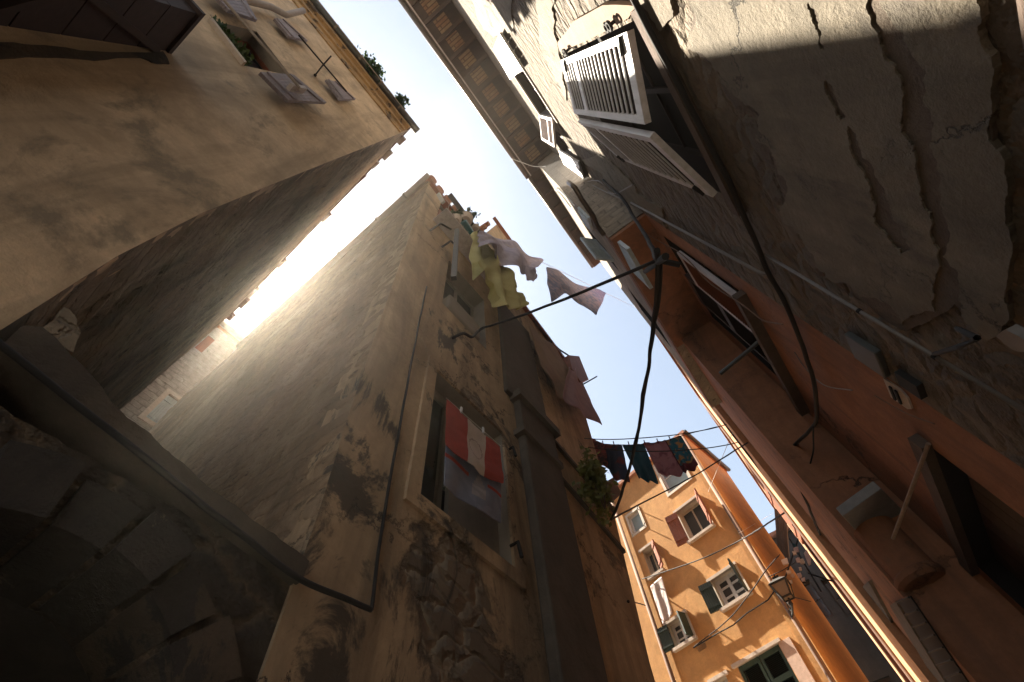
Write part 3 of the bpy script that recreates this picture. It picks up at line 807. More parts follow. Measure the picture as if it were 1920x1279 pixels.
# ================================================================== ALLEY END HOUSE
EH = thing('alley_end_house', 'pale stone house with blue shutter and red window closing off the narrow alley', 'house', (-10.6, 0, 0))
EP = PX(-10.6)
blue = Q([(312, 736), (334, 752), (296, 800), (277, 786)], EP)
redw = Q([(391, 628), (403, 638), (378, 662), (366, 652)], EP)
def zrect(q):
    y0 = (q[0].y + q[3].y) / 2; y1 = (q[1].y + q[2].y) / 2; z1 = (q[0].z + q[1].z) / 2; z0 = (q[2].z + q[3].z) / 2
    return [V((q[0].x, y0, z1)), V((q[0].x, y1, z1)), V((q[0].x, y1, z0)), V((q[0].x, y0, z0))]
blue, redw = zrect(blue), zrect(redw)
ztop = hit((425, 628), EP).z
mb = MB(); mb.wall([V((-10.6, -4, 0)), V((-10.6, 4, 0)), V((-10.6, 4, ztop)), V((-10.6, -4, ztop))], [blue, redw], (-.3, 0, 0)); mb.build('wall', [M['endstone'], M['reveal']], EH)
mb = MB(); mb.span((-14, -4, 0), (-10.92, 4, ztop - .1)); mb.build('interior', M['dark'], EH)
mb = MB(); mb.prism([V((-10.45, -4, ztop)), V((-10.45, 4, ztop)), V((-14, 4, ztop + .6)), V((-14, -4, ztop + .6))], (0, 0, .15)); mb.build('roof', M['tile'], EH)
mb = MB(); mb.tube([V((-10.4, -4, ztop + .06)), V((-10.4, 4, ztop + .06))], .1, 10); mb.build('gutter', M['palemetal'], EH, smooth=True)
leaf_shutter('shutter', EH, shift(blue, (-.05, 0, 0)), (1, 0, 0), .04, M['blueshadewood'], 'plank', slats=6)
mb = MB(); frame_around(mb, blue, .12, .05, (1, 0, 0)); mb.build('stone_frame', M['sill'], EH)
w_ = window(EH, redw, (1, 0, 0), .02, M['redwood'], M['glass'], 2, 1, .09)
mb = MB(); mb.tube(Q([(449, 652), (441, 662), (418, 700), (368, 776)], PX(-9.8)), .07, 10); mb.build('downpipe', M['palemetal'], EH, smooth=True)
mb = MB(); mb.prism(zrect(Q([(352, 745), (372, 755), (352, 780), (338, 768)], off(EP, .03))), (-.05, 0, 0)); mb.build('utility_panel', M['box'], EH)

# ================================================================== ORANGE HOUSE
KY = 12.0; KX = -.066 * KY
rot = R(12)
dO = V((math.cos(rot), -math.sin(rot), 0))      # to the right along the facade
nO = V((-math.sin(rot), -math.cos(rot), 0))     # facing the camera
OP = (V((KX, KY, 0)), nO)
OT = 1.6 + .958 * KY
OH = thing('orange_house', 'sunlit orange house with brown and green shutters at the end of the street', 'house', (KX, KY, 0))
def rectify(q):
    """make a traced quad upright and level on the facade"""
    u = [(p - OP[0]).dot(dO) for p in q]
    u0, u1 = (u[0] + u[3]) / 2, (u[1] + u[2]) / 2
    z1, z0 = (q[0].z + q[1].z) / 2, (q[2].z + q[3].z) / 2
    f = lambda a, z: V((OP[0].x + dO.x * a, OP[0].y + dO.y * a, z))
    return [f(u0, z1), f(u1, z1), f(u1, z0), f(u0, z0)]
OQ = lambda l: rectify(Q(l, OP))
o1 = OQ([(1232, 872), (1268, 842), (1287, 898), (1252, 931)])
o2 = OQ([(1177, 973), (1193, 953), (1207, 980), (1191, 1007)])
o3 = OQ([(1270, 964), (1307, 931), (1333, 985), (1298, 1016)])
o4 = OQ([(1205, 1037), (1222, 1020), (1241, 1067), (1223, 1084)])
o5 = OQ([(1334, 1092), (1376, 1061), (1403, 1110), (1361, 1142)])
o6 = OQ([(1253, 1176), (1279, 1151), (1304, 1190), (1272, 1218)])
o7 = OQ([(1382, 1252), (1460, 1206), (1515, 1312), (1435, 1362)])
o8 = OQ([(1335, 1284), (1357, 1267), (1390, 1325), (1368, 1345)])
ow = [o1, o2, o3, o4, o5, o6, o7, o8]
f = lambda a, z: V((OP[0].x + dO.x * a, OP[0].y + dO.y * a, z))
mb = MB(); mb.wall([f(-8, 0), f(0, 0), f(0, OT), f(-8, OT)], ow, -nO * .3); mb.build('front_wall', [M['orange'], M['frame']], OH)
dS = V((.148, .989, 0)).normalized(); nS = V((.989, -.148, 0))
KS = V((KX, KY, 0)); SE = KS + dS * 2.9
mb = MB(); mb.prism([KS + V((-.002, .002, 0)), SE, SE + V((0, 0, OT + .22)), KS + V((-.002, .002, OT))], -nS * .25); mb.build('side_wall', M['orange'], OH)
mb = MB(); mb.prism([f(-8, 0) - nO * .34, f(-.3, 0) - nO * .34, SE - nS * .3, SE - nS * 8], (0, 0, OT - .05)); mb.build('interior', M['dark'], OH)
mb = MB(); mb.prism([f(-8, OT) + nO * .12, f(.1, OT) + nO * .12, SE + nS * .1 + V((0, 0, OT + .22)), SE - nS * 8 + V((0, 0, OT + 1.2))], (0, 0, .12)); mb.build('roof', M['tile'], OH)
mb = MB(); mb.tube([KS + nS * .1 + V((0, -.1, OT + .03)), SE + nS * .1 + V((0, 0, OT + .25))], .07, 8); mb.build('gutter', M['greymetal'], OH, smooth=True)
dpp = off(OP, .09)
mb = MB(); mb.tube([f(-.05, OT) + nO * .1, f(-.05, 0) + nO * .1], .055, 10); mb.build('downpipe', M['copper'], OH, smooth=True)
a = hit((1146, 941), dpp); b = hit((1190, 1064), dpp); c = hit((1226, 1164), dpp)
ua = sum((p - OP[0]).dot(dO) for p in (a, b, c)) / 3
mb = MB(); mb.tube([f(ua, OT - .1) + nO * .09, f(ua, 0) + nO * .09], .055, 10); mb.build('downpipe', M['copper'], OH, smooth=True)
UP = V((0, 0, 1))
def lintel(q, ww=.1, th=.07, h=.07, mat='sill', over=True, sill=True):
    d = (q[1] - q[0]).normalized()
    if over:
        mb = MB(); mb.bar(q[0] - d * ww + UP * h / 2 + nO * (th / 2 - .01), q[1] + d * ww + UP * h / 2 + nO * (th / 2 - .01), th + .02, h); mb.build('lintel', M[mat], OH)
    if sill:
        mb = MB(); mb.bar(q[3] - d * ww - UP * h / 2 + nO * (th * .8 - .02), q[2] + d * ww - UP * h / 2 + nO * (th * .8 - .02), th * 1.8, h); mb.build('sill', M[mat], OH)
for q in (o3, o4, o5, o6, o8): lintel(q)
def jambs(q, mat='frame', w=.08):
    mb = MB(); frame_around(mb, q, w, .02, nO); mb.build('window_surround', M[mat], OH)
for q in (o1, o2, o3, o5, o6): jambs(q)
window(OH, o1, nO, .08, M['whitewood'], M['blueglass'], 1, 2, .06)
window(OH, o2, nO, .08, M['whitewood'], M['blueglass'], 1, 1, .05)
w3 = window(OH, o3, nO, .18, M['frame'], M['glass'], 2, 1, .05)
window(OH, o4, nO, .18, M['frame'], M['glass'], 2, 1, .05)
window(OH, o5, nO, .12, M['whitewood'], M['glass'], 2, 3, .09, .05)
window(OH, o6, nO, .12, M['whitewood'], M['glass'], 2, 3, .07, .04)
window(OH, o8, nO, .15, M['whitewood'], M['glass'], 2, 2)
def oleaf(q, side, wid, ang, mat, kind='plank', slats=6, th=.045):
    """hinged leaf: side -1 left hinge, +1 right hinge; ang 0 flat on wall, 90 standing out"""
    hinge_t, hinge_b = (q[0], q[3]) if side < 0 else (q[1], q[2])
    d = (dO * side * math.cos(R(ang)) + nO * math.sin(R(ang)))
    base = nO * .05 + dO * side * .02
    ht, hb = hinge_t + base, hinge_b + base
    n = (dO * -side * math.sin(R(ang)) + nO * math.cos(R(ang)))
    if side < 0: qd = [ht + d * wid, ht, hb, hb + d * wid]
    else: qd = [ht, ht + d * wid, hb + d * wid, hb]
    return leaf_shutter('shutter', OH, qd, n, th, mat, kind, slats=slats, fr=.12)
wd = lambda q: (q[1] - q[0]).length / 2
oleaf(o3, -1, wd(o3) * 1.0, 12, M['redwood']); oleaf(o3, 1, wd(o3), 60, M['redwood'])
oleaf(o4, 1, wd(o4) * 1.05, 40, M['redwood'])
oleaf(o5, -1, wd(o5) * .95, 12, M['greenwood']); oleaf(o5, 1, wd(o5), 78, M['greenwood'])
oleaf(o6, -1, wd(o6) * 1.1, 10, M['greenwood']); oleaf(o6, 1, wd(o6) * .95, 100, M['greenwood'])
hw = [o7[0], quadpt(o7, .5, 0), quadpt(o7, .5, 1), o7[3]]; hw2 = [quadpt(o7, .5, 0), o7[1], o7[2], quadpt(o7, .5, 1)]
for h in (hw, hw2): leaf_shutter('shutter', OH, shift(inset(h, .02, .0), -nO * .05), nO, .045, M['greenlite'], 'louvre', (0, .5, 1), 24, fr=.12, sr=.5)
mb = MB(); mb.prism([o7[1] + dO * .02 + nO * .03, o7[1] + dO * .3 + nO * .03, o7[2] + dO * .3 + nO * .03, o7[2] + dO * .02 + nO * .03], -nO * .03); mb.build('stone_jamb', M['pinksill'], OH)
lintel(o7, sill=False)
for q in (o2,):
    for k in (0, 1):
        mb = MB(); mb.tube([q[1 + k] + nO * .02, q[1 + k] + nO * .12 + dO * .12], .012, 5); mb.build('iron_hook', M['iron'], OH)
acq = Q([(1291, 1202), (1307, 1195), (1315, 1206), (1300, 1218)], off(OP, .25))
mb = MB(); mb.prism(rectify(acq), -nO * .2); tag(mb.build('flower_box', M['whiteplastic']), 'small white box fixed under the sill of the lower left casement of the orange house', 'box')
# ventilation hole
# street cable along the facade
mb = MB(); mb.tube([hit(p, off(OP, .05)) for p in ((1452, 1108), (1440, 1125), (1400, 1150), (1375, 1172), (1345, 1188), (1300, 1215))], .014, 6); mb.build('wall_cable', M['iron'], OH)

# neighbour strip left of orange house: plain orange wall set forward
# ================================================================== RIGHT STONE HOUSE
XR = 1.0
RH = thing('stone_house', 'crumbling grey-plastered stone house with white louvred shutters along the right side', 'house', (XR, -2, 0))
RW = (V((XR, 0, 0)), V((-1, 0, 0)))
RT = 15.0; RB = 2.58
w1 = [W(XR, .26, 5.6), W(XR, 1.5, 5.6), W(XR, 1.5, 2.98), W(XR, .26, 2.98)]
w2 = [W(XR, .2, 11.4), W(XR, 1.15, 11.4), W(XR, 1.15, 9.3), W(XR, .2, 9.3)]
w3_ = [W(XR, 1.55, 12.2), W(XR, 2.3, 12.2), W(XR, 2.3, 10.2), W(XR, 1.55, 10.2)]
mb = MB(); mb.wall([W(XR, -3.5, -1.6), W(XR, RB, -1.6), W(XR, RB, RT), W(XR, -3.5, RT)], [w1, w2, w3_], (.3, 0, 0)); mb.build('street_wall', [M['rubble'], M['darkwood']], RH)
mb = MB(); mb.span(W(XR + .32, -3.5, -1.6), W(8, RB + 4, RT - .1)); mb.build('interior', M['dark'], RH)
# plaster coat with broken edges over the rubble
coatA = [(1296, -160), (1305, 30), (1288, 92), (1350, 135), (1385, 185), (1425, 215), (1415, 262), (1455, 300), (1474, 345), (1462, 395), (1500, 440), (1530, 500), (1600, 545), (1690, 610), (1752, 585), (1762, 500), (1744, 400), (1718, 300), (1692, 200), (1654, 90), (1634, -160)]
cracks = [[(1514, 2), (1532, 22), (1540, 60), (1546, 96), (1537, 92), (1528, 55), (1519, 26)], [(1548, 150), (1572, 200), (1584, 222), (1575, 226), (1560, 196)],
          [(1588, 236), (1610, 268), (1640, 318), (1660, 372), (1690, 430), (1706, 470), (1690, 476), (1664, 446), (1640, 420), (1630, 360), (1606, 310), (1594, 270)],
          [(1668, 500), (1700, 520), (1716, 556), (1700, 566), (1676, 540)], [(1405, 330), (1425, 352), (1432, 376), (1418, 366)], [(1540, 330), (1556, 352), (1552, 372), (1540, 352)]]
mb = MB(); mb.wall(Q(rough(coatA, .16, 5, seed=20), off(RW, .020)), [Q(rough(c, .16, 4, seed=70 + i), off(RW, .020)) for i, c in enumerate(cracks[:3])], (.024, 0, 0)); mb.build('plaster_coat', [M['rplaster'], M['rplaster']], RH)
scr = [(1286, -150), (1300, 30), (1295, 90), (1350, 130), (1420, 212), (1450, 300), (1480, 420), (1600, 552), (1700, 622), (1790, 570), (1850, 630), (1890, 590), (1880, 400), (1855, 220), (1830, 60), (1824, -150)]
mb = MB(); mb.prism(Q(rough(scr, .06, 4, seed=25), off(RW, .013)), (.017, 0, 0)); mb.build('scratch_coat', M['scratch'], RH)
coatC = [(1668, -160), (1690, 60), (1730, 190), (1756, 300), (1776, 420), (1796, 560), (1850, 640), (1892, 600), (1884, 400), (1858, 220), (1832, 60), (1826, -160)]
mb = MB(); mb.prism(Q(rough(coatC, .16, 5, seed=22), off(RW, .018)), (.022, 0, 0)); mb.build('plaster_coat', M['rplaster'], RH)
# other plaster remains higher up
for i, c in enumerate([[(1130, -60), (1190, 5), (1235, 60), (1262, 30), (1225, -60)], [(1000, -40), (1010, 60), (1042, 150), (1062, 190), (1050, 110), (1040, 40), (1050, -40)],
                       [(880, -40), (900, 40), (925, 70), (960, 60), (960, 0), (950, -40)], [(1090, 300), (1130, 330), (1180, 380), (1250, 430), (1240, 390), (1170, 330), (1120, 290)]]):
    mb = MB(); mb.prism(Q(rough(c, .12, 5, seed=60 + i), off(RW, .02)), (.024, 0, 0)); mb.build('plaster_coat', M['rplaster'], RH)
mb = MB(); mb.prism(Q(rough([(1192, 12), (1178, 34), (1050, 98), (1045, 80), (1075, 40), (1130, 10)], .03, 2, seed=9), off(RW, .034)), (.036, 0, 0))
mb.build('window_surround', M['surround'], RH)
# chase and ledges
mb = MB(); mb.span(W(XR - .10, -3.5, -1.6), W(XR - .002, 2.4, .98)); mb.build('base_course', M['rstrip'], RH, bevel=.02)
# eave: brick soffit between rafters
def eave(y0, y1, xw, z, name):
    mb = MB(); mb.prism([W(-.0, y0, z), W(-.0, y1, z), W(xw(y1) + .3, y1, z + .25), W(xw(y0) + .3, y0, z + .25)], (0, 0, .06)); sf = mb.build('soffit', M['brownwood'], RH)
    mb = MB(); mb.prism([W(-.08, y0, z + .08), W(-.08, y1, z + .08), W(5, y1, z + 2), W(5, y0, z + 2)], (0, 0, .1)); mb.build('roof', M['tile'], RH)
    mb = MB(); mb.tube([W(-.06, y0, z - .01), W(-.06, y1, z - .01)], .07, 12); gt = mb.build('gutter', M['brownmetal'], RH, smooth=True)
    mb = MB(); mb.span(W(.035, y0, z - .06), W(.075, y1, z - .003)); mb.build('fascia', M['palewood'], RH)
    y = y0 + .2
    while y < y1:
        if y + .5 < y1:
            zz = lambda x: z + .25 * x / (xw(y) + .3)
            mb = MB(); mb.prism([W(.30, y + .12, zz(.30) - .004), W(.30, y + .49, zz(.30) - .004), W(.68, y + .49, zz(.68) - .004), W(.68, y + .12, zz(.68) - .004)], (0, 0, -.02)); mb.build('brick_panel', M['soffit'], sf)
        mb = MB(); mb.prism([W(.08, y, z - .13), W(.08, y + .09, z - .13), W(xw(y) + .05, y + .09, z - .13), W(xw(y) + .05, y, z - .13)], (0, 0, .16)); mb.build('rafter', M['brownwood'], RH)
        y += .52
eave(-3.45, 2.75, lambda y: XR, RT, 'eave')
# window 1: two tall leaves set ajar
z0, z1 = 3.2, 5.55
A0, A1 = V((XR - .03, .29, 1.6)), V((.81, .80, 1.6))
B0, B1 = V((XR - .03, 1.50, 1.6)), V((.797, .875, 1.6))
def leaf2(a, b, zz0, zz1, mat, parent, rails=(0, .66, 1), slats=30, fr=.1, mats=None, th=.045, sr=.45, nz=True):
    q = [a + UP * zz1, b + UP * zz1, b + UP * zz0, a + UP * zz0]
    n = (b - a).cross(UP)
    if n.x > 0: n = -n
    return leaf_shutter('shutter', parent, q, n, th, mat, 'louvre', rails, slats, fr=fr, frv=.055, mats=mats, sr=sr, lit_nose=nz and sr < .3)
wf = window(RH, w1, (-1, 0, 0), .24, M['darkwood'], M['dark'], 2, 2)
s1 = leaf2(A0, A1, z0, z1, M['whitewood'], RH, (0, .28, 1), 17, sr=.2, mats=[M['whitewood'], M['slatshade']])
s2 = leaf2(B0, B1, z0, z1, M['whitewood'], RH, (0, .28, 1), 15, sr=.12, mats=[M['whitewood'], M['slatshade']])
mb = MB()
for zz in (3.32, 5.3):
    for P_, dy, par in ((A0, .2, s1), (B0, -.2, s2)):
        mb = MB(); mb.bar(P_ + V((-.03, 0, zz)), P_ + V((-.07, dy * .5, zz)), .028, .01); mb.build('strap_hinge', M['iron'], par)
for p in ((1145, 46), (1062, 96)):
    c = hit(p, off(RW, .06)); mb = MB()
    for k in (-1, 1):
        mb.tube([c + V((-.02, .0, k * .032)) + V((0, .026 * math.cos(t),   .03 * math.sin(t))) for t in [2 * math.pi * i / 10 for i in range(11)]], .011, 6)
    mb.tube([c, c + V((.06, 0, 0))], .012, 6); mb.build('shutter_dog', M['iron'], RH)
mb = MB(); mb.span(W(XR - .06, .2, 2.88), W(XR + .1, 1.58, 2.975)); mb.build('sill', M['rstrip'], RH)
# window 2 leaves (plank), upper
leaf_shutter('shutter', RH, Q([(938, 61), (981, 128), (958, 149), (926, 91)], off(RW, .09)), (-1, 0, 0), .04, M['whitewood'], 'plank', slats=4)
window(RH, w2, (-1, 0, 0), .15, M['darkwood'], M['glass'], 2, 2)
mb = MB(); frame_around(mb, w2, .1, .03, (-1, 0, 0)); mb.build('window_surround', M['sill'], RH)
leaf2(V((XR - .03, 1.15, 1.6)), V((.72, 1.6, 1.6)), 9.4, 11.3, M['palewood'], RH)
leaf_shutter('shutter', RH, Q([(1048, 281), (1085, 303), (1108, 372), (1066, 330)], off(RW, .09)), (-1, 0, 0), .04, M['whitewood'], 'plank', slats=5)
window(RH, w3_, (-1, 0, 0), .15, M['darkwood'], M['glass'], 2, 2)
# conduits and box
def vert(p, q, pl, dd=.0):
    a, b = hit(p, pl), hit(q, pl); y = (a.y + b.y) / 2
    return [V((a.x, y, a.z)), V((b.x, y, b.z))]
cp = off(RW, .03)
mb = MB(); a, b = hit((1183, 380), cp), hit((1428, 513), cp); mb.tube([a, b, b + V((.03, .01, -.05))], .014, 8); mb.build('conduit', M['conduit'], RH, smooth=True)
mb = MB(); a, b = hit((1436, 478), cp), hit((1985, 808), cp); mb.tube([a, b], .010, 8); c2 = mb.build('conduit', M['conduit'], RH, smooth=True)
for t in (.47, .72):
    p = lerp(a, b, t); mb = MB(); mb.tube([p, p + (b - a).normalized() * .018], .014, 8); mb.build('clip', M['iron'], c2)
bx = Q([(1598, 588), (1640, 592), (1645, 660), (1606, 620)], off(RW, .05))
mb = MB(); mb.prism([W(XR - .04, 2.30, 2.26), W(XR - .04, 2.52, 2.26), W(XR - .04, 2.52, 2.02), W(XR - .04, 2.30, 2.02)], (.038, 0, 0)); mb.build('meter_box', M['box'], RH, bevel=.008)
mb = MB(); mb.span(W(XR - .035, 2.38, 1.78), W(XR - .001, 2.49, 1.92)); mb.build('junction_box', M['iron'], RH)
mb = MB(); mb.tube([hit((1752, 664), off(RW, .03)), hit((1800, 650), off(RW, .2)), hit((1832, 634), off(RW, .22)), hit((1795, 616), off(RW, .03))], .01, 6); mb.build('iron_bracket', M['iron'], RH)
mb = MB(); mb.prism(Q(rough([(1866, 630), (1886, 618), (1925, 640), (1930, 662), (1895, 654)], .06, 2, seed=3), off(RW, .13)), (.03, 0, 0)); mb.build('pale_patch', M['conduit'], RH)

# ================================================================== RUST HOUSE (recess, jetty, projecting front)
UH = thing('rust_house', 'rust red house with overhanging upper storey and dark recessed shutters, right of the cables', 'house', (XR, 4, 0))
jx = lambda y: .42 - .036 * (y - 2.6)
px_ = lambda y: .47 - .001 * (y - 4.75)
RY0, RY1 = RB, 4.75
uw = [W(XR, 2.86, 6.0), W(XR, 4.45, 6.0), W(XR, 4.45, 3.9), W(XR, 2.86, 3.9)]
dw = [W(XR, 3.1, 1.9), W(XR, 4.6, 1.9), W(XR, 4.6, -1.55), W(XR, 3.1, -1.55)]
mb = MB(); mb.wall([W(XR, RY0 + .002, -1.6), W(XR, RY1, -1.6), W(XR, RY1, 6.35), W(XR, RY0 + .002, 6.35)], [uw, dw], (.28, 0, 0)); mb.build('recessed_wall', [M['rust'], M['dark']], UH)
mb = MB(); mb.prism([W(jx(2.6), 2.6, 6.35), W(jx(RY1), RY1 + .1, 6.35), W(XR + .3, RY1 + .1, 6.35), W(XR + .3, 2.6, 6.35)], (0, 0, .1)); mb.build('soffit', M['rust'], UH)
# upper street wall in pale stone
jwin = [W(0, 4.0, 9.6), W(0, 4.6, 9.6), W(0, 4.6, 8.0), W(0, 4.0, 8.0)]
jq = lambda y, z: W(jx(y), y, z)
mb = MB(); mb.wall([jq(2.6, 6.452), jq(6.5, 6.452), jq(6.5, 14.9), jq(2.6, 14.9)], [[jq(3.6, 10.4), jq(4.2, 10.4), jq(4.2, 8.6), jq(3.6, 8.6)], [jq(4.9, 9.2), jq(5.6, 9.2), jq(5.6, 7.4), jq(4.9, 7.4)]], (.25, 0, 0)); mb.build('upper_wall', [M['stonestrip'], M['dark']], UH)
mb = MB(); mb.prism([W(jx(2.6), 2.585, 6.452), W(XR + .2, 2.585, 6.452), W(XR + .2, 2.585, 14.9), W(jx(2.6), 2.585, 14.9)], (0, .014, 0)); mb.build('end_wall', M['stonestrip'], UH)
mb = MB(); mb.prism([jq(2.6, 6.452) + V((-.012, 0, 0)), jq(6.5, 6.452) + V((-.012, 0, 0)), jq(6.5, 6.75) + V((-.012, 0, 0)), jq(2.6, 6.75) + V((-.012, 0, 0))], (.011, 0, 0)); mb.build('plaster_band', M['rust'], UH)
# projecting lower part
mb = MB(); mb.prism([W(px_(4.75), RY1, -1.6), W(XR + .3, RY1, -1.6), W(XR + .3, RY1, 6.34), W(px_(4.75), RY1, 6.34)], (0, .2, 0)); mb.build('return_wall', M['rust'], UH)
RSp = (W(px_(4.75), 4.75, 0), V((-1, -.001, 0)).normalized())
sq = lambda y, z: W(px_(y), y, z)
mb = MB(); mb.prism([sq(4.751, -1.6), sq(7.5, -1.6), sq(7.5, 8.0), sq(6.4, 8.0), sq(4.751, 6.34)], (.25, 0, 0)); mb.build('front_wall', M['rust'], UH)
mb = MB(); mb.span(W(px_(7.4) + .28, 4.96, -1.6), W(6, 7.4, 7.8)); mb.build('interior', M['dark'], UH)
mb = MB(); mb.prism([sq(6.5, 8.05) + V((-.03, 0, 0)), sq(7.5, 8.05) + V((-.03, 0, 0)), W(6, 7.5, 8.9), W(6, 6.5, 8.9)], (0, 0, .1)); mb.build('roof', M['tile'], UH)
# eave over the jetty
mb = MB(); mb.prism([W(.02, 2.76, 15.0), W(.02, 6.6, 15.0), W(jx(6.5) + .2, 6.6, 15.1), W(jx(2.7) + .2, 2.76, 15.1)], (0, 0, .06)); mb.build('eave_soffit', M['brownwood'], UH)
mb = MB(); mb.prism([W(-.05, 2.76, 15.08), W(-.05, 6.62, 15.08), W(4, 6.62, 16.5), W(4, 2.76, 16.5)], (0, 0, .1)); mb.build('eave_roof', M['tile'], UH)
mb = MB(); mb.tube([W(-.03, 2.78, 15.0), W(-.03, 6.55, 15.0)], .05, 10); mb.build('gutter', M['brownmetal'], UH, smooth=True)
y = 3.0
while y < 6.4:
    mb = MB(); mb.prism([W(.06, y, 14.88), W(.06, y + .09, 14.88), W(jx(y) + .05, y + .09, 14.88), W(jx(y) + .05, y, 14.88)], (0, 0, .13)); mb.build('rafter', M['brownwood'], UH); y += .5
# shutters and windows on the jetty; bluish shade is put into the white shutters' colour
def jleaf(p, kind='louvre', mat='blueshadewood', sl=12):
    pl = (W(jx(2.6), 2.6, 0) + V((-.06, 0, 0)), V((-1, -.036, 0)).normalized())
    return leaf_shutter('shutter', UH, Q(p, pl), pl[1], .04, M[mat], kind, (0, .5, 1), sl, fr=.12)
jleaf([(1084, 388), (1104, 408), (1111, 433), (1096, 417)], 'plank', 'blueshadewood', 4)
jleaf([(1160, 452), (1178, 466), (1222, 541), (1186, 506)], 'louvre', 'blueshadewood', 16)
mb = MB(); pl = (W(jx(2.6), 2.6, 0) + V((-.10, 0, 0)), V((-1, -.036, 0)).normalized())
mb.tube(Q([(1066, 342), (1078, 352), (1092, 376), (1112, 405), (1120, 424), (1132, 440)], pl), .03, 8); mb.build('waste_pipe', M['brownmetal'], UH, smooth=True)
mb = MB(); mb.tube(Q([(1041, 356), (1052, 364), (1070, 388)], pl), .012, 6); mb.tube(Q([(1041, 356), (1046, 352), (1062, 368), (1077, 386)], pl), .012, 6); mb.build('window_rail', M['whiteplastic'], UH)
leaf2(V((jx(3.6) - .03, 3.6, 1.6)), V((.12, 3.35, 1.6)), 7.9, 9.3, M['blueshadewood'], UH, (0, .5, 1), 20)
# recess shutter, half open, weathered stiles
q = [W(XR - .035, 2.90, 5.45), W(XR - .035, 3.47, 5.45), W(XR - .035, 3.47, 3.93), W(XR - .035, 2.90, 3.93)]
leaf_shutter('shutter', UH, q, (-1, 0, 0), .05, M['palewood'], 'louvre', (0, 1), 26, fr=.09, mats=[M['palewood'], M['redwood']])
q = [W(XR - .02, 3.50, 5.9), W(XR - .02, 4.05, 5.9), W(XR - .02, 4.05, 3.93), W(XR - .02, 3.50, 3.93)]
leaf_shutter('shutter', UH, q, (-1, 0, 0), .05, M['darkwood'], 'louvre', (0, .5, 1), 26, fr=.09)
w_ = window(UH, uw, (-1, 0, 0), .2, M['darkwood'], M['glass'], 2, 2)
mb = MB(); mb.span(W(XR - .10, 2.8, 3.80), W(XR - .001, 4.62, 3.895)); mb.build('sill', M['rstrip'], UH)
mb = MB(); mb.tube([hit((1434, 632), PX(XR - .01)), hit((1350, 701), PZ(3.93))], .022, 8); mb.build('washing_arm', M['greymetal'], UH)
# ground floor of the projection: stone lintel, grille window
def rs(p, d=.0): return Q(p, (RSp[0] + RSp[1] * d, RSp[1]))
mb = MB(); mb.prism(rs([(1612, 1105), (1628, 1090), (1760, 1330), (1715, 1330)], .035), (.05, 0, 0)); mb.build('door_lintel', M['pilaster'], UH)
gw = MB(); gw.prism(rs([(1678, 1128), (1706, 1118), (1835, 1310), (1795, 1320)], .012), (.011, 0, 0)); gwo = gw.build('window', M['dark'], UH)
mb = MB(); mb.prism(rs([(1668, 1136), (1679, 1128), (1796, 1320), (1786, 1330)], .03), (.05, 0, 0)); mb.build('frame', M['pilaster'], gwo)
mb = MB()
for i in range(9):
    t = i / 8
    a = (lerp(1682, 1800, t), lerp(1130, 1318, t)); b = (lerp(1704, 1832, t), lerp(1120, 1308, t))
    mb.tube([rs([a], .04)[0], rs([b], .04)[0]], .007, 5)
mb.build('grille', M['iron'], gwo)
# round corbelled shaft with a stone slab on top
cx_, cy_ = .66, RY1
sh = MB(); ns = 20
def ringp(r, z): return [W(cx_ - r * math.cos(math.pi * k / ns), cy_ + .03 - r * math.sin(math.pi * k / ns), z) for k in range(ns + 1)]
prof = [(.05, 1.98), (.165, 2.0), (.19, 2.03), (.19, 2.07), (.172, 2.09), (.172, 2.53)]
rings = [ringp(r, z) for r, z in prof]
for a, b in zip(rings[:-1], rings[1:]):
    base = len(sh.v); sh.v += a + b
    for k in range(ns): sh.f.append([base + k, base + k + 1, base + ns + 2 + k, base + ns + 1 + k]); sh.mi.append(0)
sh.build('corbelled_shaft', M['rust'], UH)
mb = MB(); mb.prism([hit((1580, 968), PZ(2.53)), hit((1652, 916), PZ(2.53)), hit((1694, 958), PZ(2.53)), hit((1668, 985), PZ(2.53)), hit((1640, 1000), PZ(2.53)), hit((1605, 996), PZ(2.53))], (0, 0, .09)); mb.build('stone_slab', M['greyslab'], UH, bevel=.008)
mb = MB(); mb.tube([hit((1741, 832), PX(XR - .02)), W(.60, 3.95, 1.98)], .012, 8); tag(mb.build('leaning_pole', M['polewood']), 'pale wooden pole slanting out of the dark doorway recess at lower right', 'pole')
mb = MB(); mb.bar(W(XR - .03, 3.05, 1.95), W(XR - .03, 4.7, 1.95), .06, .1); mb.build('door_head', M['rstrip'], UH)
mb = MB(); mb.span(W(XR + .10, 3.2, 1.0), W(XR + .15, 3.9, 1.12)); mb.build('transom', M['ochre'], UH)
mb = MB()
for i in range(9): mb.span(W(XR + .12, 3.12 + i * .163, -1.55), W(XR + .16, 3.12 + i * .163 + .155, 1.89))
mb.build('door', M['darkwood'], UH)
mb = MB()
for i in range(3): mb.bar(W(px_(5) + .6 - .2 * i, RY1 - .01, 5.3 - i * .01), W(px_(5) + .5 - .2 * i, RY1 - .01, 5.3 - i * .01), .01, .01)
c = hit((1681, 740), PX(XR - .012)); mb = MB(); mb.prism([c + V((0, -.09, .07)), c + V((0, .09, .07)), c + V((0, .09, -.05)), c + V((0, .05, -.09)), c + V((0, -.05, -.09)), c + V((0, -.09, -.05))], (.011, 0, 0)); vt = mb.build('vent_plate', M['sill'], UH)
mb = MB()
for k in (-.02, .02): mb.span(c + V((-.012, -.06, k - .008)), c + V((-.002, .06, k + .008)))
mb.build('slot', M['iron'], vt)

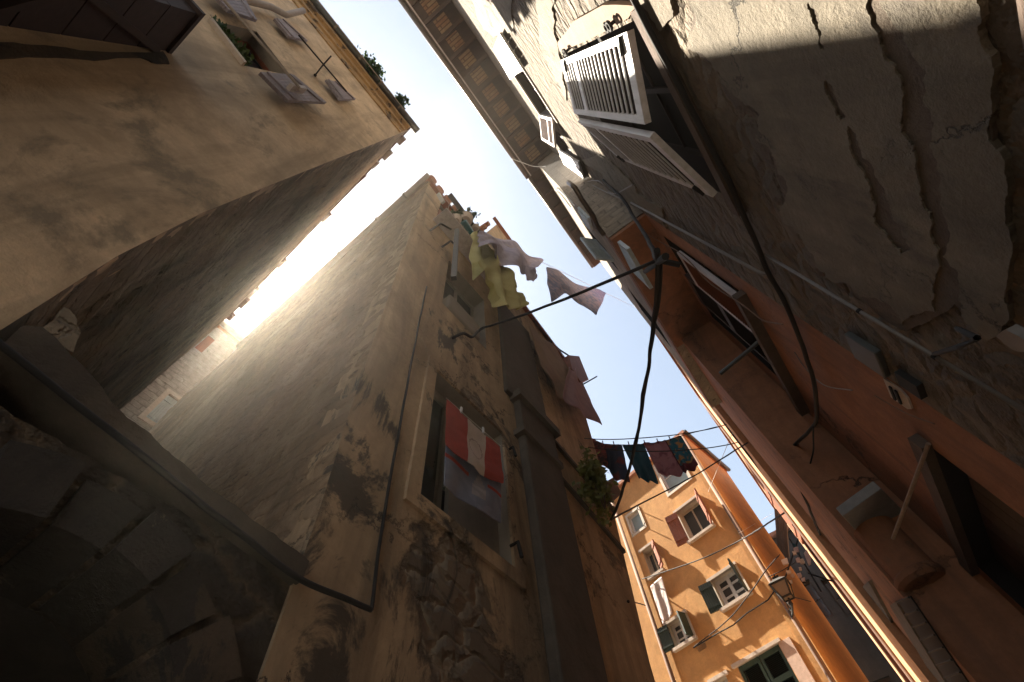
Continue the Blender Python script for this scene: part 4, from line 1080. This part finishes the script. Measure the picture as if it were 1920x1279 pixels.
# ================================================================== PEACH HOUSE beyond
PHx = lambda y: .36 - .007 * (y - 7.5)
PH = thing('peach_house', 'sunlit peach house receding along the right side beyond the rust house', 'house', (.3, 12, 0))
pq = lambda y, z: W(PHx(y), y, z)
pws = [[pq(a, b + h), pq(a + .8, b + h), pq(a + .8, b), pq(a, b)] for a, b, h in ((8.3, 6.6, 1.5), (10.6, 6.6, 1.5), (13.2, 6.4, 1.5), (10.6, 3.4, 1.5))]
mb = MB(); mb.wall([pq(7.52, -1.6), pq(17, -1.6), pq(17, 11), pq(6.62, 10.6), pq(6.62, 8.2), pq(7.52, 8.2)], pws, (.25, 0, 0)); mb.build('street_wall', [M['peach'], M['dark']], PH)
mb = MB(); mb.span(W(.65, 7.6, -1.6), W(6, 17, 10.5)); mb.span(W(.65, 6.74, 9.0), W(6, 7.59, 10.4)); mb.build('interior', M['dark'], PH)
mb = MB(); mb.prism([pq(6.55, 10.62) + V((-.06, 0, 0)), pq(17.1, 11.02) + V((-.06, 0, 0)), W(6, 17.1, 12), W(6, 6.55, 11.7)], (0, 0, .1)); mb.build('roof', M['tile'], PH)
mb = MB(); mb.prism([W(.3, 6.63, 7.9), W(4, 6.63, 7.9), W(4, 6.63, 10.5), W(.3, 6.63, 10.5)], (0, .1, 0)); mb.build('end_wall', M['peach'], PH)
for i, q in enumerate(pws):
    w_ = window(PH, q, (-1, 0, 0), .1, M['brownwood'], M['glass'], 2, 2)
    a, b = q[0], q[3]
    for sgn, hp in ((-1, (q[0], q[3])), (1, (q[1], q[2]))):
        d = V((-.10, sgn * .4, 0)); qd = [hp[0] + V((-.02, 0, 0)), hp[0] + d, hp[1] + d, hp[1] + V((-.02, 0, 0))]
        if i == 1 and sgn > 0: leaf_shutter('shutter', w_, qd, V((-.4, -.1, 0)), .04, M['redwood'], 'plank', slats=5)
mb = MB(); mb.tube([W(PHx(10) - .05, 10, 10.5), W(PHx(10) - .05, 10, -1.6)], .03, 8); mb.build('downpipe', M['copper'], PH)
# ================================================================== dark houses closing the lane
FH = thing('lane_end_house', 'dark shaded house closing the cluttered side lane behind the orange corner', 'house', (0, 22, 0))
fw_ = [[V((x, 19, z + 1.3)), V((x + .7, 19, z + 1.3)), V((x + .7, 19, z)), V((x, 19, z))] for x, z in ((-.9, 9.8), (.1, 9.6), (-.6, 6.6), (.2, 6.2))]
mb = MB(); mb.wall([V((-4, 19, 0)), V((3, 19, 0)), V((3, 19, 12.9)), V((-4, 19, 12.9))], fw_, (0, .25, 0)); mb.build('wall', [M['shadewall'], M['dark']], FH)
mb = MB(); mb.span((-4, 19.27, 0), (3, 24, 12.7)); mb.build('interior', M['dark'], FH)
mb = MB(); mb.prism([(-4, 18.8, 12.9), (3, 18.8, 12.9), (3, 24, 14), (-4, 24, 14)], (0, 0, .15)); mb.build('roof', M['tile'], FH)
for q in fw_: window(FH, q, (0, -1, 0), .1, M['brownwood'], M['glass'], 2, 2)
# dark timber canopy hanging over the lane and clutter below it
cpl = PY(15.6)
def lane(name, label, cat, pxs, yy, th, mat, group=None):
    mb = MB(); mb.prism(Q(pxs, PY(yy)), (0, th, 0)); o = mb.build(name, mat); return tag(o, label, cat, group)
mb = MB()
for i in range(4):
    a = .02 + i * .245
    q = Q([(1451, 952), (1474, 964), (1480, 1046), (1458, 1040)], PY(15.4))
    mb.prism([quadpt(q, a, 0), quadpt(q, a + .22, 0), quadpt(q, a + .22, 1), quadpt(q, a, 1)], (0, .06, 0))
tag(mb.build('rolled_blind', M['awning']), 'long dark slatted blind hanging over the lane beside the orange corner', 'blind')
lane('satellite_box', 'pale box on top of the dark slatted blind', 'box', [(1455, 944), (1464, 940), (1472, 954), (1460, 958)], 15.2, .2, M['whiteplastic'])
lane('notice_board', 'small white panel hanging just below the dark slatted blind', 'panel', [(1464, 1050), (1475, 1046), (1478, 1056), (1468, 1059)], 12.8, .05, M['whiteplastic'])
lane('pale_sheet', 'pale rounded sheet drying in the cluttered dark lane', 'laundry', [(1507, 1037), (1512, 1030), (1520, 1044), (1520, 1058), (1516, 1060)], 13.2, .03, M['stripe'])
lane('green_cloth', 'dark green cloth hanging in the shaded lane', 'laundry', [(1484, 1018), (1491, 1020), (1499, 1034), (1498, 1040)], 13.3, .03, M['teal'])
rnd = random.Random(12)
spots = [(1489, 1036), (1496, 1050), (1478, 1072), (1486, 1079), (1500, 1066), (1506, 1086), (1482, 1090), (1493, 1030), (1503, 1052), (1498, 1078)]
for i, (a, b) in enumerate(spots):
    w = rnd.uniform(3, 5.5)
    pts = rough([(a - w, b - w * .5), (a + w * .6, b - w), (a + w, b + w * .8), (a - w * .5, b + w)], .2, 1, seed=i)
    lane('rag', 'small crumpled rag drying among the clutter in the shaded lane', 'laundry', pts, 12.7 + .06 * i, .04, M['stripe'] if i % 2 else M['frame'], 'rags drying in the shaded lane')
mb = MB()
for a, b in (((1480, 1010), (1540, 1110)), ((1500, 1000), (1470, 1090)), ((1515, 1075), (1560, 1090))): mb.tube([hit(a, PY(13.4)), hit(b, PY(13.4))], .02, 5)
tag(mb.build('drying_rack', M['iron']), 'dark tangle of drying rods in the shaded lane', 'rack')

# ================================================================== cables
def cable(pts, r, mat, label, sag=0.0, group=None, name='cable', seg=14):
    P = []
    n_ = len(pts)
    rnd_ = random.Random(n_ * 17 + int(r * 1e5))
    for k in range(n_ - 1):
        a, b = pts[k], pts[k + 1]
        a0 = pts[k - 1] if k else a - (b - a) * .5; b1 = pts[k + 2] if k + 2 < n_ else b + (b - a) * .5
        for i in range(seg):
            t = i / seg
            p = .5 * (2 * a + (b - a0) * t + (2 * a0 - 5 * a + 4 * b - b1) * t * t + (3 * a - a0 - 3 * b + b1) * t * t * t)
            p = p - UP * sag * 4 * t * (1 - t) + V((mnoise.noise(p * 4), mnoise.noise(p * 4 + V((9, 0, 0))), mnoise.noise(p * 4 + V((0, 9, 0))))) * r * .45
            P.append(p)
    P.append(pts[-1])
    mb = MB(); mb.tube(P, r, 8); o = mb.build(name, M[mat], smooth=True)
    return tag(o, label, 'cable', group)
hookM = hit((850, 635), PX(XL + .02)); 
sp = [hookM, hit((868, 624), PX(XL + .06)), hit((884, 632), PX(XL + .06)), hit((896, 622), PX(XL + .08)), hit((908, 614), PX(XL + .16))]
brR = hit((1232, 488), PX(.36))
cable(sp, .017, 'cable', 'thick black cable looped on the wall of the mouldy corner house', name='cable', seg=4)
cable([sp[-1], lerp(sp[-1], brR, .5) - UP * .06, brR], .013, 'cable', 'straight black cable stretched across the street in front of the hanging printed cloth', .01)
lowM = hit((1146, 974), PX(-1.55))
ym = lowM.y
hy = lambda p, t: hit(p, PY(lerp(brR.y, ym, t)))
cable([brR, hy((1226, 600), .2), hy((1206, 742), .48), hy((1190, 832), .68), hy((1168, 915), .86), lowM], .017, 'cable', 'thick twisted black cable hanging down the sky from bracket to corner house', .02)
for i, d in enumerate((.03,)):
    cable([brR + V((d, 0, 0)), hy((1229, 602), .2), hy((1203, 740), .48), hy((1193, 834), .68)], .010, 'cable', 'thinner black cable twisted beside the thick hanging one', .03)
# bracket on the jetty
mb = MB(); mb.tube(Q([(1248, 481), (1210, 509)], PX(.36)), .022, 8); mb.tube([brR, brR + V((.1, .1, -.05))], .02, 6)
mb.tube(Q([(1232, 470), (1236, 520)], PX(.36)), .02, 8)
tag(mb.build('cable_bracket', M['iron']), 'black iron bracket where the overhead cables meet, under the blue-shaded louvred shutter', 'bracket')
cable([hit((1130, 338), PX(.9)), hit((1165, 370), PX(.85)), hit((1190, 410), PX(.75)), hit((1215, 450), PX(.55)), brR], .02, 'cable', 'black cable bundle climbing from the bracket up the stone house', .0)
cable([W(XR - .05, -3.4, 2.92), W(XR - .05, .0, 2.86), W(XR - .05, 1.3, 2.80), W(XR - .05, 2.0, 2.88), hit((1480, 587), PX(XR - .05)), hit((1517, 687), PX(XR - .06)), hit((1528, 740), PX(XR - .1)), hit((1530, 790), PX(XR - .15)), hit((1510, 815), PX(.75)), hit((1484, 840), PX(.62))], .018, 'cable', 'thick black cable bundle running level along the stone house below the big white shutters')
cable([hit((1484, 840), PX(.62)), hit((1482, 862), PX(.58)), hit((1494, 900), PX(.52)), hit((1520, 960), PX(.44)), hit((1556, 1050), PX(.42)), hit((1562, 1085), PX(.42))], .016, 'cable', 'black cable hanging in a bend down the street front of the rust house')
cable([hit((1525, 800), PX(.8)), hit((1524, 850), PX(.7)), hit((1512, 895), PX(.55))], .008, 'cable', 'loose thin black cable end dangling beside the bend on the rust house')
cable([hit((1490, 660), PX(XR - .02)), hit((1510, 690), PX(XR - .03)), hit((1545, 722), PX(XR - .03)), hit((1598, 732), PX(XR - .03))], .0045, 'conduit', 'thin pale wire curling over the rust red wall', name='wire')
cable(Q([(1640, 742), (1700, 775), (1752, 795)], PX(XR - .02)), .0035, 'copper', 'thin brownish wire above the vent plate on the rust red wall', name='wire')
cable(Q([(1160, 408), (1190, 425), (1240, 455), (1280, 478), (1330, 530), (1390, 570), (1430, 600), (1468, 608)], PX(XR - .12)), .006, 'copper', 'thin reddish wire drooping past the recessed shutter of the rust house', name='wire')
cable([hit((960, 298), PZ(14.9)), hit((975, 303), PZ(14.7)), hit((1001, 312), PZ(14.3)), hit((1031, 312), PZ(13.6)), hit((1058, 321), PZ(12.6))], .012, 'whitecable', 'white cable dangling from the brick eave to the upper white shutter', name='wire')
cable(Q([(1102, 340), (1124, 340), (1148, 363), (1188, 346)], PX(.9)), .008, 'conduit', 'bent grey wire sticking out of the stone house near the cable bundle', name='wire')
cable(Q([(1104, 343), (1134, 359), (1164, 372)], PX(.9)), .009, 'conduit', 'short straight grey wire beside the bent one on the stone house', name='wire')
# along-the-facade cables on the corner house
cable(Q([(800, 537), (775, 660), (742, 840), (715, 1000), (697, 1143)], PX(XL + .012)), .009, 'cable', 'thin black cable running straight down the corner house left of the towel window', name='cable')
cable(Q([(697, 1143), (660, 1128), (560, 1084)], PX(XL + .06)) + Q([(420, 978), (300, 880), (150, 765), (-40, 612)], PX(XL + .075)), .012, 'cable', 'black cable following the lower edge of the archway beam')
# cables between corner house, orange house and right houses
e1 = lowM
cable([e1, lerp(hit((1214, 938), PY(6.4)), hit((1214, 938), PY(6.4)), 0), hit((1300, 893), PY(7.4)), hit((1402, 830), PX(.40))], .012, 'cable', 'black cable crossing in front of the upper brown shuttered window')
cable([hit((1204, 1086), off(OP, .1)), hit((1310, 1050), PY(11)), hit((1390, 1012), PY(10.5)), hit((1470, 962), PX(.2))], .014, 'cable', 'black cable crossing between the brown shutters and the white casement')
cable([hit((1300, 1214), off(OP, .08)), hit((1372, 1155), off(OP, .3)), hit((1440, 1065), PY(11.2)), hit((1462, 1040), PY(13))], .012, 'cable', 'black cable slanting past the sill of the white casement')
cable([hit((1440, 1082), off(OP, .15)), hit((1470, 1068), PY(12)), hit((1500, 1048), PY(13.5))], .01, 'cable', 'short black cable from the orange corner into the dark lane')
cable([hit((1486, 1119), PY(11.3)), hit((1520, 1128), PY(13))], .01, 'cable', 'short black stay wire behind the street lamp')
cable([hit((1210, 1135), off(OP, .2)), hit((1185, 1128), PY(9)), hit((1178, 1128), PX(-1.6))], .014, 'cable', 'short black rod bridging from corner house to the left pipe of the orange house')
c1a, c1b = hit((1095, 822), PX(-1.55)), hit((1362, 796), PX(.24))
cable([c1a, c1b], .007, 'cable', 'upper of the two thin wires above the street laundry', .12, name='wire')
cable([c1a + V((0, .05, -.15)), c1b + V((0, .3, -.12))], .007, 'cable', 'lower of the two thin wires above the street laundry', .14, name='wire')
cable([hit((1328, 922), PY(11)), hit((1345, 880), PY(9)), hit((1374, 810), PX(.24))], .004, 'whitecable', 'thin pale string from the peach house to the brown shuttered window', name='wire')
cable([hit((1385, 1000), PY(11.2)), hit((1450, 962), PX(.15))], .005, 'whitecable', 'thin pale string crossing the side wall of the orange house', name='wire')

# ================================================================== laundry
def cloth(name, label, top, bot, pl_t, pl_b, mats, nu=18, nv=14, amp=.03, waves=3, seed=0, mfn=None, group=None, pl=None, cat='laundry'):
    T = [hit(p, pl_t) if not isinstance(p, V) else p for p in top]; B = [hit(p, pl_b) if not isinstance(p, V) else p for p in bot]
    def along(P, u):
        x = u * (len(P) - 1); i = min(int(x), len(P) - 2); return lerp(P[i], P[i + 1], x - i)
    nrm = ((T[-1] - T[0]).cross(B[0] - T[0])).normalized()
    def fn(u, v):
        p = lerp(along(T, u), along(B, u), v)
        w = math.sin(u * waves * 2 * math.pi + seed + .8 * math.sin(v * 3 + seed)) * amp * (.35 + .65 * v)
        w += mnoise.noise(V((u * 3, v * 3, seed))) * amp * 1.2 + mnoise.noise(V((u * 9, v * 7, seed + 5))) * amp * .4
        return p + nrm * w
    mb = MB(); mb.grid(fn, nu, nv, 0, mfn)
    o = mb.build(name, mats, smooth=True, recalc=False, solid=.005, subd=1)
    return tag(o, label, cat, group)
tp = PX(XL + .14)
def towelm(u, v):
    if v < .0: return 0
    if .36 < u < .73:
        d = math.hypot((u - .55) * 1.25, (v - .55) * .9)
        return 2 if .165 < d < .185 else 1
    return 0
cloth('striped_towel', 'red and white striped towel hanging in front of the dark window of the corner house', [(838, 747), (872, 783), (905, 812), (936, 838)], [(837, 834), (872, 864), (900, 888), (943, 907)], tp, tp, [M['red'], M['white'], M['ring']], 60, 44, .010, 1.5, 1, towelm)
def boatm(u, v):
    if .52 < u < .72 and .50 < v < .84 and v > .5 + abs(u - .62) * 2.2: return 2
    if (.30 < v < .36 or .60 < v < .66) and (u < .45 or u > .75): return 1
    return 0
tp2 = PX(XL + .09)
cloth('boat_towel', 'blue grey towel with red bands and a pale sailing boat, behind the striped towel', [(839, 775), (875, 805), (908, 835), (938, 862)], [(830, 910), (862, 934), (898, 958), (942, 980)], tp2, tp2, [M['bluegrey'], M['red'], M['boat']], 44, 40, .010, 1.5, 4, boatm)
mb = MB(); mb.tube(Q([(836, 746), (938, 836)], PX(XL + .14)), .004, 6); tag(mb.build('washing_line', M['whitecable']), 'short washing line holding the striped towel at the window', 'washing line')
for p in ((865, 768), (906, 806)):
    mb = MB(); c = hit(p, PX(XL + .15)); mb.bar(c + UP * .03, c - UP * .04, .018, .012); tag(mb.build('clothes_peg', M['whitewood']), 'small pale clothes peg gripping the striped towel', 'peg', 'pegs on the striped towel')
# big pieces under the terrace
L0 = hit((905, 437), PX(-1.35)); L1 = hit((1186, 574), PX(.40))
cable([L0, lerp(L0, L1, .45), lerp(L0, L1, .8), L1], .006, 'whitecable', 'washing line stretched from the terrace across the street to the right house', .02, name='washing_line')
ylp = PX(-1.28)
cloth('yellow_sheet', 'large yellow sheet billowing below the top terrace', [(882, 440), (888, 434), (896, 436), (904, 444)], [(893, 522), (912, 500), (925, 495), (945, 510)], ylp, ylp, [M['yellow']], 26, 30, .06, 2.6, 2)
cloth('yellow_blanket', 'crumpled yellow blanket bellying out below the yellow sheet', [(890, 492), (918, 480), (948, 500), (972, 536)], [(935, 560), (945, 578), (968, 581), (986, 574)], PX(-1.22), PX(-1.3), [M['yellow']], 34, 28, .09, 2.7, 5)
cloth('lilac_shirt', 'wind filled lilac shirt flapping on the washing line beside the yellow sheet', [(899, 432), (930, 442), (962, 454), (992, 478), (1019, 489)], [(903, 458), (930, 478), (958, 496), (985, 510), (1004, 506)], PX(-1.22), PX(-1.1), [M['lilac']], 30, 22, .10, 2.4, 3)
cloth('lilac_scarf', 'short strip of lilac cloth dangling under the end of the wind filled shirt', [(985, 498), (996, 500), (1004, 503)], [(989, 524), (999, 529), (1006, 522)], PX(-1.12), PX(-1.12), [M['lilac']], 10, 12, .03, 1.5, 8)
la, lb = lerp(L0, L1, .44), lerp(L0, L1, .82)
cl = (hit((1080, 550), PX(-.5)), (L1 - L0).normalized().cross(UP).normalized())
lp = (lerp(L0, L1, .6), (L1 - L0).cross(UP).normalized())
cloth('printed_cloth', 'lilac and blue printed cloth with pointed corners on the washing line against the sky', [(1024, 500), (1060, 518), (1100, 538), (1136, 549)], [(1036, 565), (1058, 551), (1092, 570), (1116, 594)], lp, lp, [M['lilac2']], 20, 16, .05, 1.5, 9)
# cloths at the far end of the corner house
ep = PX(-1.52)
cloth('tan_sheet', 'tan sheet hanging over the upper wall at the far end of the corner house', [(990, 600), (1015, 632), (1040, 650), (1066, 690)], [(1018, 690), (1045, 740), (1070, 755), (1089, 745)], PX(-1.5), PX(-1.52), [M['tancloth']], 18, 14, .03, 2, 3)
cloth('pink_sheet', 'pink sheet blowing out from the end of the corner house', [(1066, 688), (1078, 690), (1088, 706)], [(1056, 746), (1092, 776), (1130, 799)], PX(-1.48), PX(-1.44), [M['pink']], 16, 14, .03, 2, 6)
# street laundry line
SY = 6.0; sp_ = PY(SY)
line_pts = [(1098, 829), (1140, 833), (1190, 834), (1240, 828), (1286, 815), (1345, 800)]
lp3 = Q(line_pts, sp_)
cable(lp3, .006, 'cable', 'washing line carrying the row of dark laundry across the street', 0, name='washing_line', seg=4)
def street(name, label, top, bot, mats, seed, mfn=None, dy=0):
    cloth(name, label, top, bot, PY(SY + dy), PY(SY - .04 + dy), mats, 16, 14, .035, 2, seed, mfn)
street('checked_shirt', 'pink checked shirt bunched at the left end of the street laundry', [(1100, 826), (1112, 822), (1124, 829), (1136, 834)], [(1104, 862), (1118, 868), (1130, 872), (1141, 880)], [M['bundle']], 1)
street('navy_shirt', 'navy shirt with red print second from the left on the street laundry', [(1134, 833), (1150, 834), (1166, 834)], [(1136, 868), (1152, 900), (1180, 903)], [M['navy']], 2)
street('teal_towel', 'plain dark teal towel in the middle of the street laundry', [(1166, 834), (1190, 834), (1207, 831)], [(1198, 898), (1215, 902), (1234, 906)], [M['teal']], 3, None, .05)
street('mauve_towel', 'mauve patterned towel right of the teal towel on the street laundry', [(1206, 831), (1226, 829), (1246, 826)], [(1236, 889), (1258, 894), (1283, 889)], [M['mauve']], 4)
street('floral_scarf', 'teal floral scarf with maroon border at the right end of the street laundry', [(1244, 826), (1260, 822), (1277, 817)], [(1277, 882), (1294, 886), (1311, 873)], [M['print'], M['maroon']], 5, lambda u, v: 1 if (u < .14 or v > .82) else 0, .04)
rnd = random.Random(2)
for i, t in enumerate((.06, .2, .31, .45, .6, .72, .84)):
    x = t * 4; k = int(x); c = lerp(lp3[k], lp3[k + 1], x - k)
    mb = MB(); mb.bar(c + UP * .06 + V((.01, -.02, 0)), c - UP * .05 + V((0, -.02, 0)), .016, .012, V((0, 1, 0))); tag(mb.build('clothes_peg', M['maroon']), 'small dark clothes peg on the street washing line', 'peg', 'pegs on the street washing line')
# white striped cloth out of the orange house window
ocl = off(OP, .16)
cloth('white_cloth', 'white striped cloth hanging out below the lower brown shuttered window of the orange house', [(1219, 1100), (1229, 1090), (1241, 1081)], [(1243, 1172), (1252, 1162), (1262, 1151)], ocl, ocl, [M['stripe']], 12, 14, .03, 1.5, 3)

# ================================================================== plants
def foliage(name, parent, centre, ext, n, size, mat, seed=0, droop=0.0):
    rnd = random.Random(seed); mb = MB()
    clumps = [(V((rnd.gauss(0, .42), rnd.gauss(0, .42), rnd.gauss(0, .42))), rnd.uniform(.22, .5)) for _ in range(max(5, n // 45))]
    for i in range(n):
        c, r = rnd.choice(clumps)
        p = c + V((rnd.gauss(0, 1), rnd.gauss(0, 1), rnd.gauss(0, 1))) * r * .55
        p = V(centre) + V((p.x * ext[0], p.y * ext[1], p.z * ext[2])) - UP * droop * abs(p.x)
        a = V((rnd.uniform(-1, 1), rnd.uniform(-1, 1), rnd.uniform(-1, .6))).normalized()
        b = a.cross(V((rnd.uniform(-1, 1), rnd.uniform(-1, 1), rnd.uniform(-1, 1)))).normalized()
        s = size * rnd.uniform(.6, 1.3)
        mb.add([p, p + a * s * .5 + b * s * .28, p + a * s, p + a * s * .5 - b * s * .28], [[0, 1, 2, 3]])
    return mb.build(name, mat, parent, recalc=False)
def stems(parent, base, tops, r=.008):
    mb = MB()
    for t in tops: mb.tube([base, lerp(base, t, .5) + V((.01, .015, .01)), t], [r, r * .8, r * .4], 5)
    return mb.build('stem', M['brownwood'], parent)
# hanging bush at the end of the corner house
hp = hit((1118, 905), PX(-1.45))
pt = thing('hanging_bush', 'bushy green plant hanging from the far end of the corner house', 'plant', hp)
foliage('foliage', pt, hp, (.15, .26, .34), 800, .085, M['leafbush'], 3)
stems(pt, hp + V((0, 0, -.4)), [hp + V((.1, .1, .3)), hp + V((-.05, -.1, .3)), hp + V((.05, .2, .1))])
pq_ = PX(-1.5)
mb = MB(); mb.prism(Q([(1134, 905), (1150, 895), (1166, 925), (1150, 940)], pq_), (-.25, 0, 0)); tag(mb.build('plant_trough', M['tiledark']), 'old terracotta trough under the hanging bush at the end of the corner house', 'planter')
# pots on the terrace
def pot(p, r, h, lab, leafn, mat='pot', lm='leafdark', seed=1, lsz=.07):
    t = thing('potted_plant', lab, 'potted plant', p)
    mb = MB(); mb.tube([p, p + UP * h * .98, p + UP * h, p + UP * (h - .015)], [r * .72, r, r * 1.08, r * .9], 16); mb.build('pot', M[mat], t, smooth=False)
    foliage('foliage', t, p + UP * (h + r * .9), (r * 1.2, r * 1.2, r * 1.1), leafn, lsz, M[lm], seed)
    stems(t, p + UP * h * .8, [p + UP * (h + r * 1.2) + V((.05, 0, 0)), p + UP * (h + r) + V((-.05, .04, 0)), p + UP * (h + r) + V((0, -.06, 0))], .006)
    return t
pot(hit((873, 415), PX(-1.36)), .13, .2, 'potted plant in a pale round pot, the larger one at the terrace edge', 330, seed=5)
pot(hit((855, 416), PX(-1.40)), .09, .2, 'small potted plant in a slim pale pot left of the large terrace pot', 160, seed=6)
pot(hit((892, 430), PX(-1.34)), .07, .14, 'tiny potted plant in a pale pot just above the yellow sheet', 60, seed=8, lsz=.05)
tc = hit((874, 432), PX(-1.4))
mb = MB(); mb.box(tc, (.10, .02, 0), (-.02, .16, 0), (0, 0, .07)); tag(mb.build('planter_box', M['tealplastic'], bevel=.02), 'teal plastic planter box hung on the terrace rail', 'planter')
# weeds growing in the gutter of the plaster house
for p, n, e, lab in (((702, 134), 520, (.16, .30, .18), 'dark leafy weed growing in the roof gutter, the longer clump'), ((748, 191), 320, (.16, .20, .18), 'smaller weed clump with red buds near the end of the roof gutter')):
    c = hit(p, PZ(12.02)); t = thing('gutter_weed', lab, 'plant', c)
    foliage('foliage', t, c, e, n, .09, M['leafdark'], p[0])
    stems(t, c - UP * .08, [c + V((.03, .1, .12)), c + V((0, -.1, .12)), c + V((.05, 0, .15))], .006)
# plant inside the open window of the plaster house
c = hit((425, 82), PX(XL - .10)); t = thing('window_plant', 'green plant on the sill of the open window behind the drying pole', 'plant', c)
foliage('foliage', t, c + UP * .12, (.07, .30, .22), 420, .07, M['leaf'], 11); stems(t, c - UP * .05, [c + V((0, .1, .2)), c + V((0, -.1, .2))])
c = hit((409, 47), PX(XL + .02)); t = thing('window_plant', 'little green sprig beside the timber bay', 'plant', c)
foliage('foliage', t, c, (.05, .08, .12), 90, .05, M['leafdark'], 13); stems(t, c - UP * .1, [c + UP * .1])

# ================================================================== street lamp
lc = hit((1468, 1105), PY(11.2))
LP = thing('street_lamp', 'old wrought iron lantern on a scrolled bracket at the orange corner', 'street lamp', lc)
def ring4(r, z): return [lc + V((sx * r * .74, sy * r * .74, z * .74)) for sx, sy in ((-1, -1), (1, -1), (1, 1), (-1, 1))]
def frustum(mb, r0, z0, r1, z1):
    a, b = ring4(r0, z0), ring4(r1, z1)
    mb.add(a + b, [[0, 1, 5, 4], [1, 2, 6, 5], [2, 3, 7, 6], [3, 0, 4, 7], [3, 2, 1, 0], [4, 5, 6, 7]])
mb = MB(); frustum(mb, .13, -.24, .225, .12); mb.build('lamp_glass', M['lampglass'], LP)
mb = MB()
for (a, b) in zip(ring4(.135, -.25), ring4(.235, .13)): mb.bar(a, b, .025, .025)
for z, r in ((-.25, .135), (.13, .235)):
    q = ring4(r, z)
    for i in range(4): mb.bar(q[i], q[(i + 1) % 4], .03, .03)
mb.build('frame', M['iron'], LP)
mb = MB(); frustum(mb, .27, .15, .09, .30); frustum(mb, .08, .30, .10, .36); frustum(mb, .02, .36, .02, .44); mb.build('cap', M['iron'], LP)
wallp = hit((1484, 1160), off(OP, .02))
mb = MB()
b0 = lc - UP * .195
mb.tube([b0, b0 - UP * .12, lerp(b0, wallp, .45) - UP * .1, wallp], .022, 8)
for k, (cc, rr) in enumerate(((lerp(b0, wallp, .45), .12), (lerp(b0, wallp, .75), .09), (lerp(b0, wallp, .2) - UP * .05, .07))):
    d = (wallp - b0); d.z = 0; d.normalize()
    mb.tube([cc + (d * math.cos(t) + UP * math.sin(t)) * rr * (1 - t / 12) for t in [i * .45 for i in range(16)]], .012, 6)
mb.build('bracket', M['iron'], LP)

# ================================================================== thin volume added to stand in for lens glare
hz = bpy.data.materials.new('glare_veil_air'); hz.use_nodes = True
ht = hz.node_tree; ht.nodes.remove(ht.nodes['Principled BSDF'])
pv = ht.nodes.new('ShaderNodeVolumePrincipled'); pv.inputs['Color'].default_value = (1, .92, .80, 1); pv.inputs['Density'].default_value = .0011; pv.inputs['Anisotropy'].default_value = .82
ht.links.new(pv.outputs[0], ht.nodes['Material Output'].inputs['Volume'])
mb = MB(); mb.span((-21, -19, -1), (15, 35, 19.5)); ho = mb.build('glare_veil', hz); ho['kind'] = 'stuff'

# ================================================================== light
world = bpy.data.worlds.new('World'); scene.world = world; world.use_nodes = True
nt = world.node_tree; bg = nt.nodes['Background']
sky = nt.nodes.new('ShaderNodeTexSky'); sky.sky_type = 'NISHITA'; sky.sun_disc = False
el = math.asin(SUN.z); az = math.atan2(SUN.x, SUN.y)
sky.sun_elevation = el; sky.sun_rotation = az
sky.air_density = .8; sky.dust_density = 1.0; sky.ozone_density = 1.0
hs = nt.nodes.new('ShaderNodeHueSaturation'); hs.inputs['Saturation'].default_value = .60; hs.inputs['Hue'].default_value = .485
nt.links.new(sky.outputs[0], hs.inputs['Color']); nt.links.new(hs.outputs[0], bg.inputs[0]); bg.inputs[1].default_value = .05
sl = bpy.data.lights.new('sun', 'SUN'); sl.energy = 4.2; sl.angle = R(.55); sl.color = (1, .89, .73)
so = bpy.data.objects.new('sun', sl); COL.objects.link(so)
so.rotation_euler = SUN.to_track_quat('Z', 'Y').to_euler(); so.location = SUN * 60
vs = scene.view_settings
vs.view_transform = 'Standard'; vs.look = 'None'; vs.exposure = 2.75; vs.gamma = 1.0
scene.cycles.max_bounces = 8
scene.cycles.diffuse_bounces = 5
scene.cycles.caustics_reflective = False; scene.cycles.caustics_refractive = False
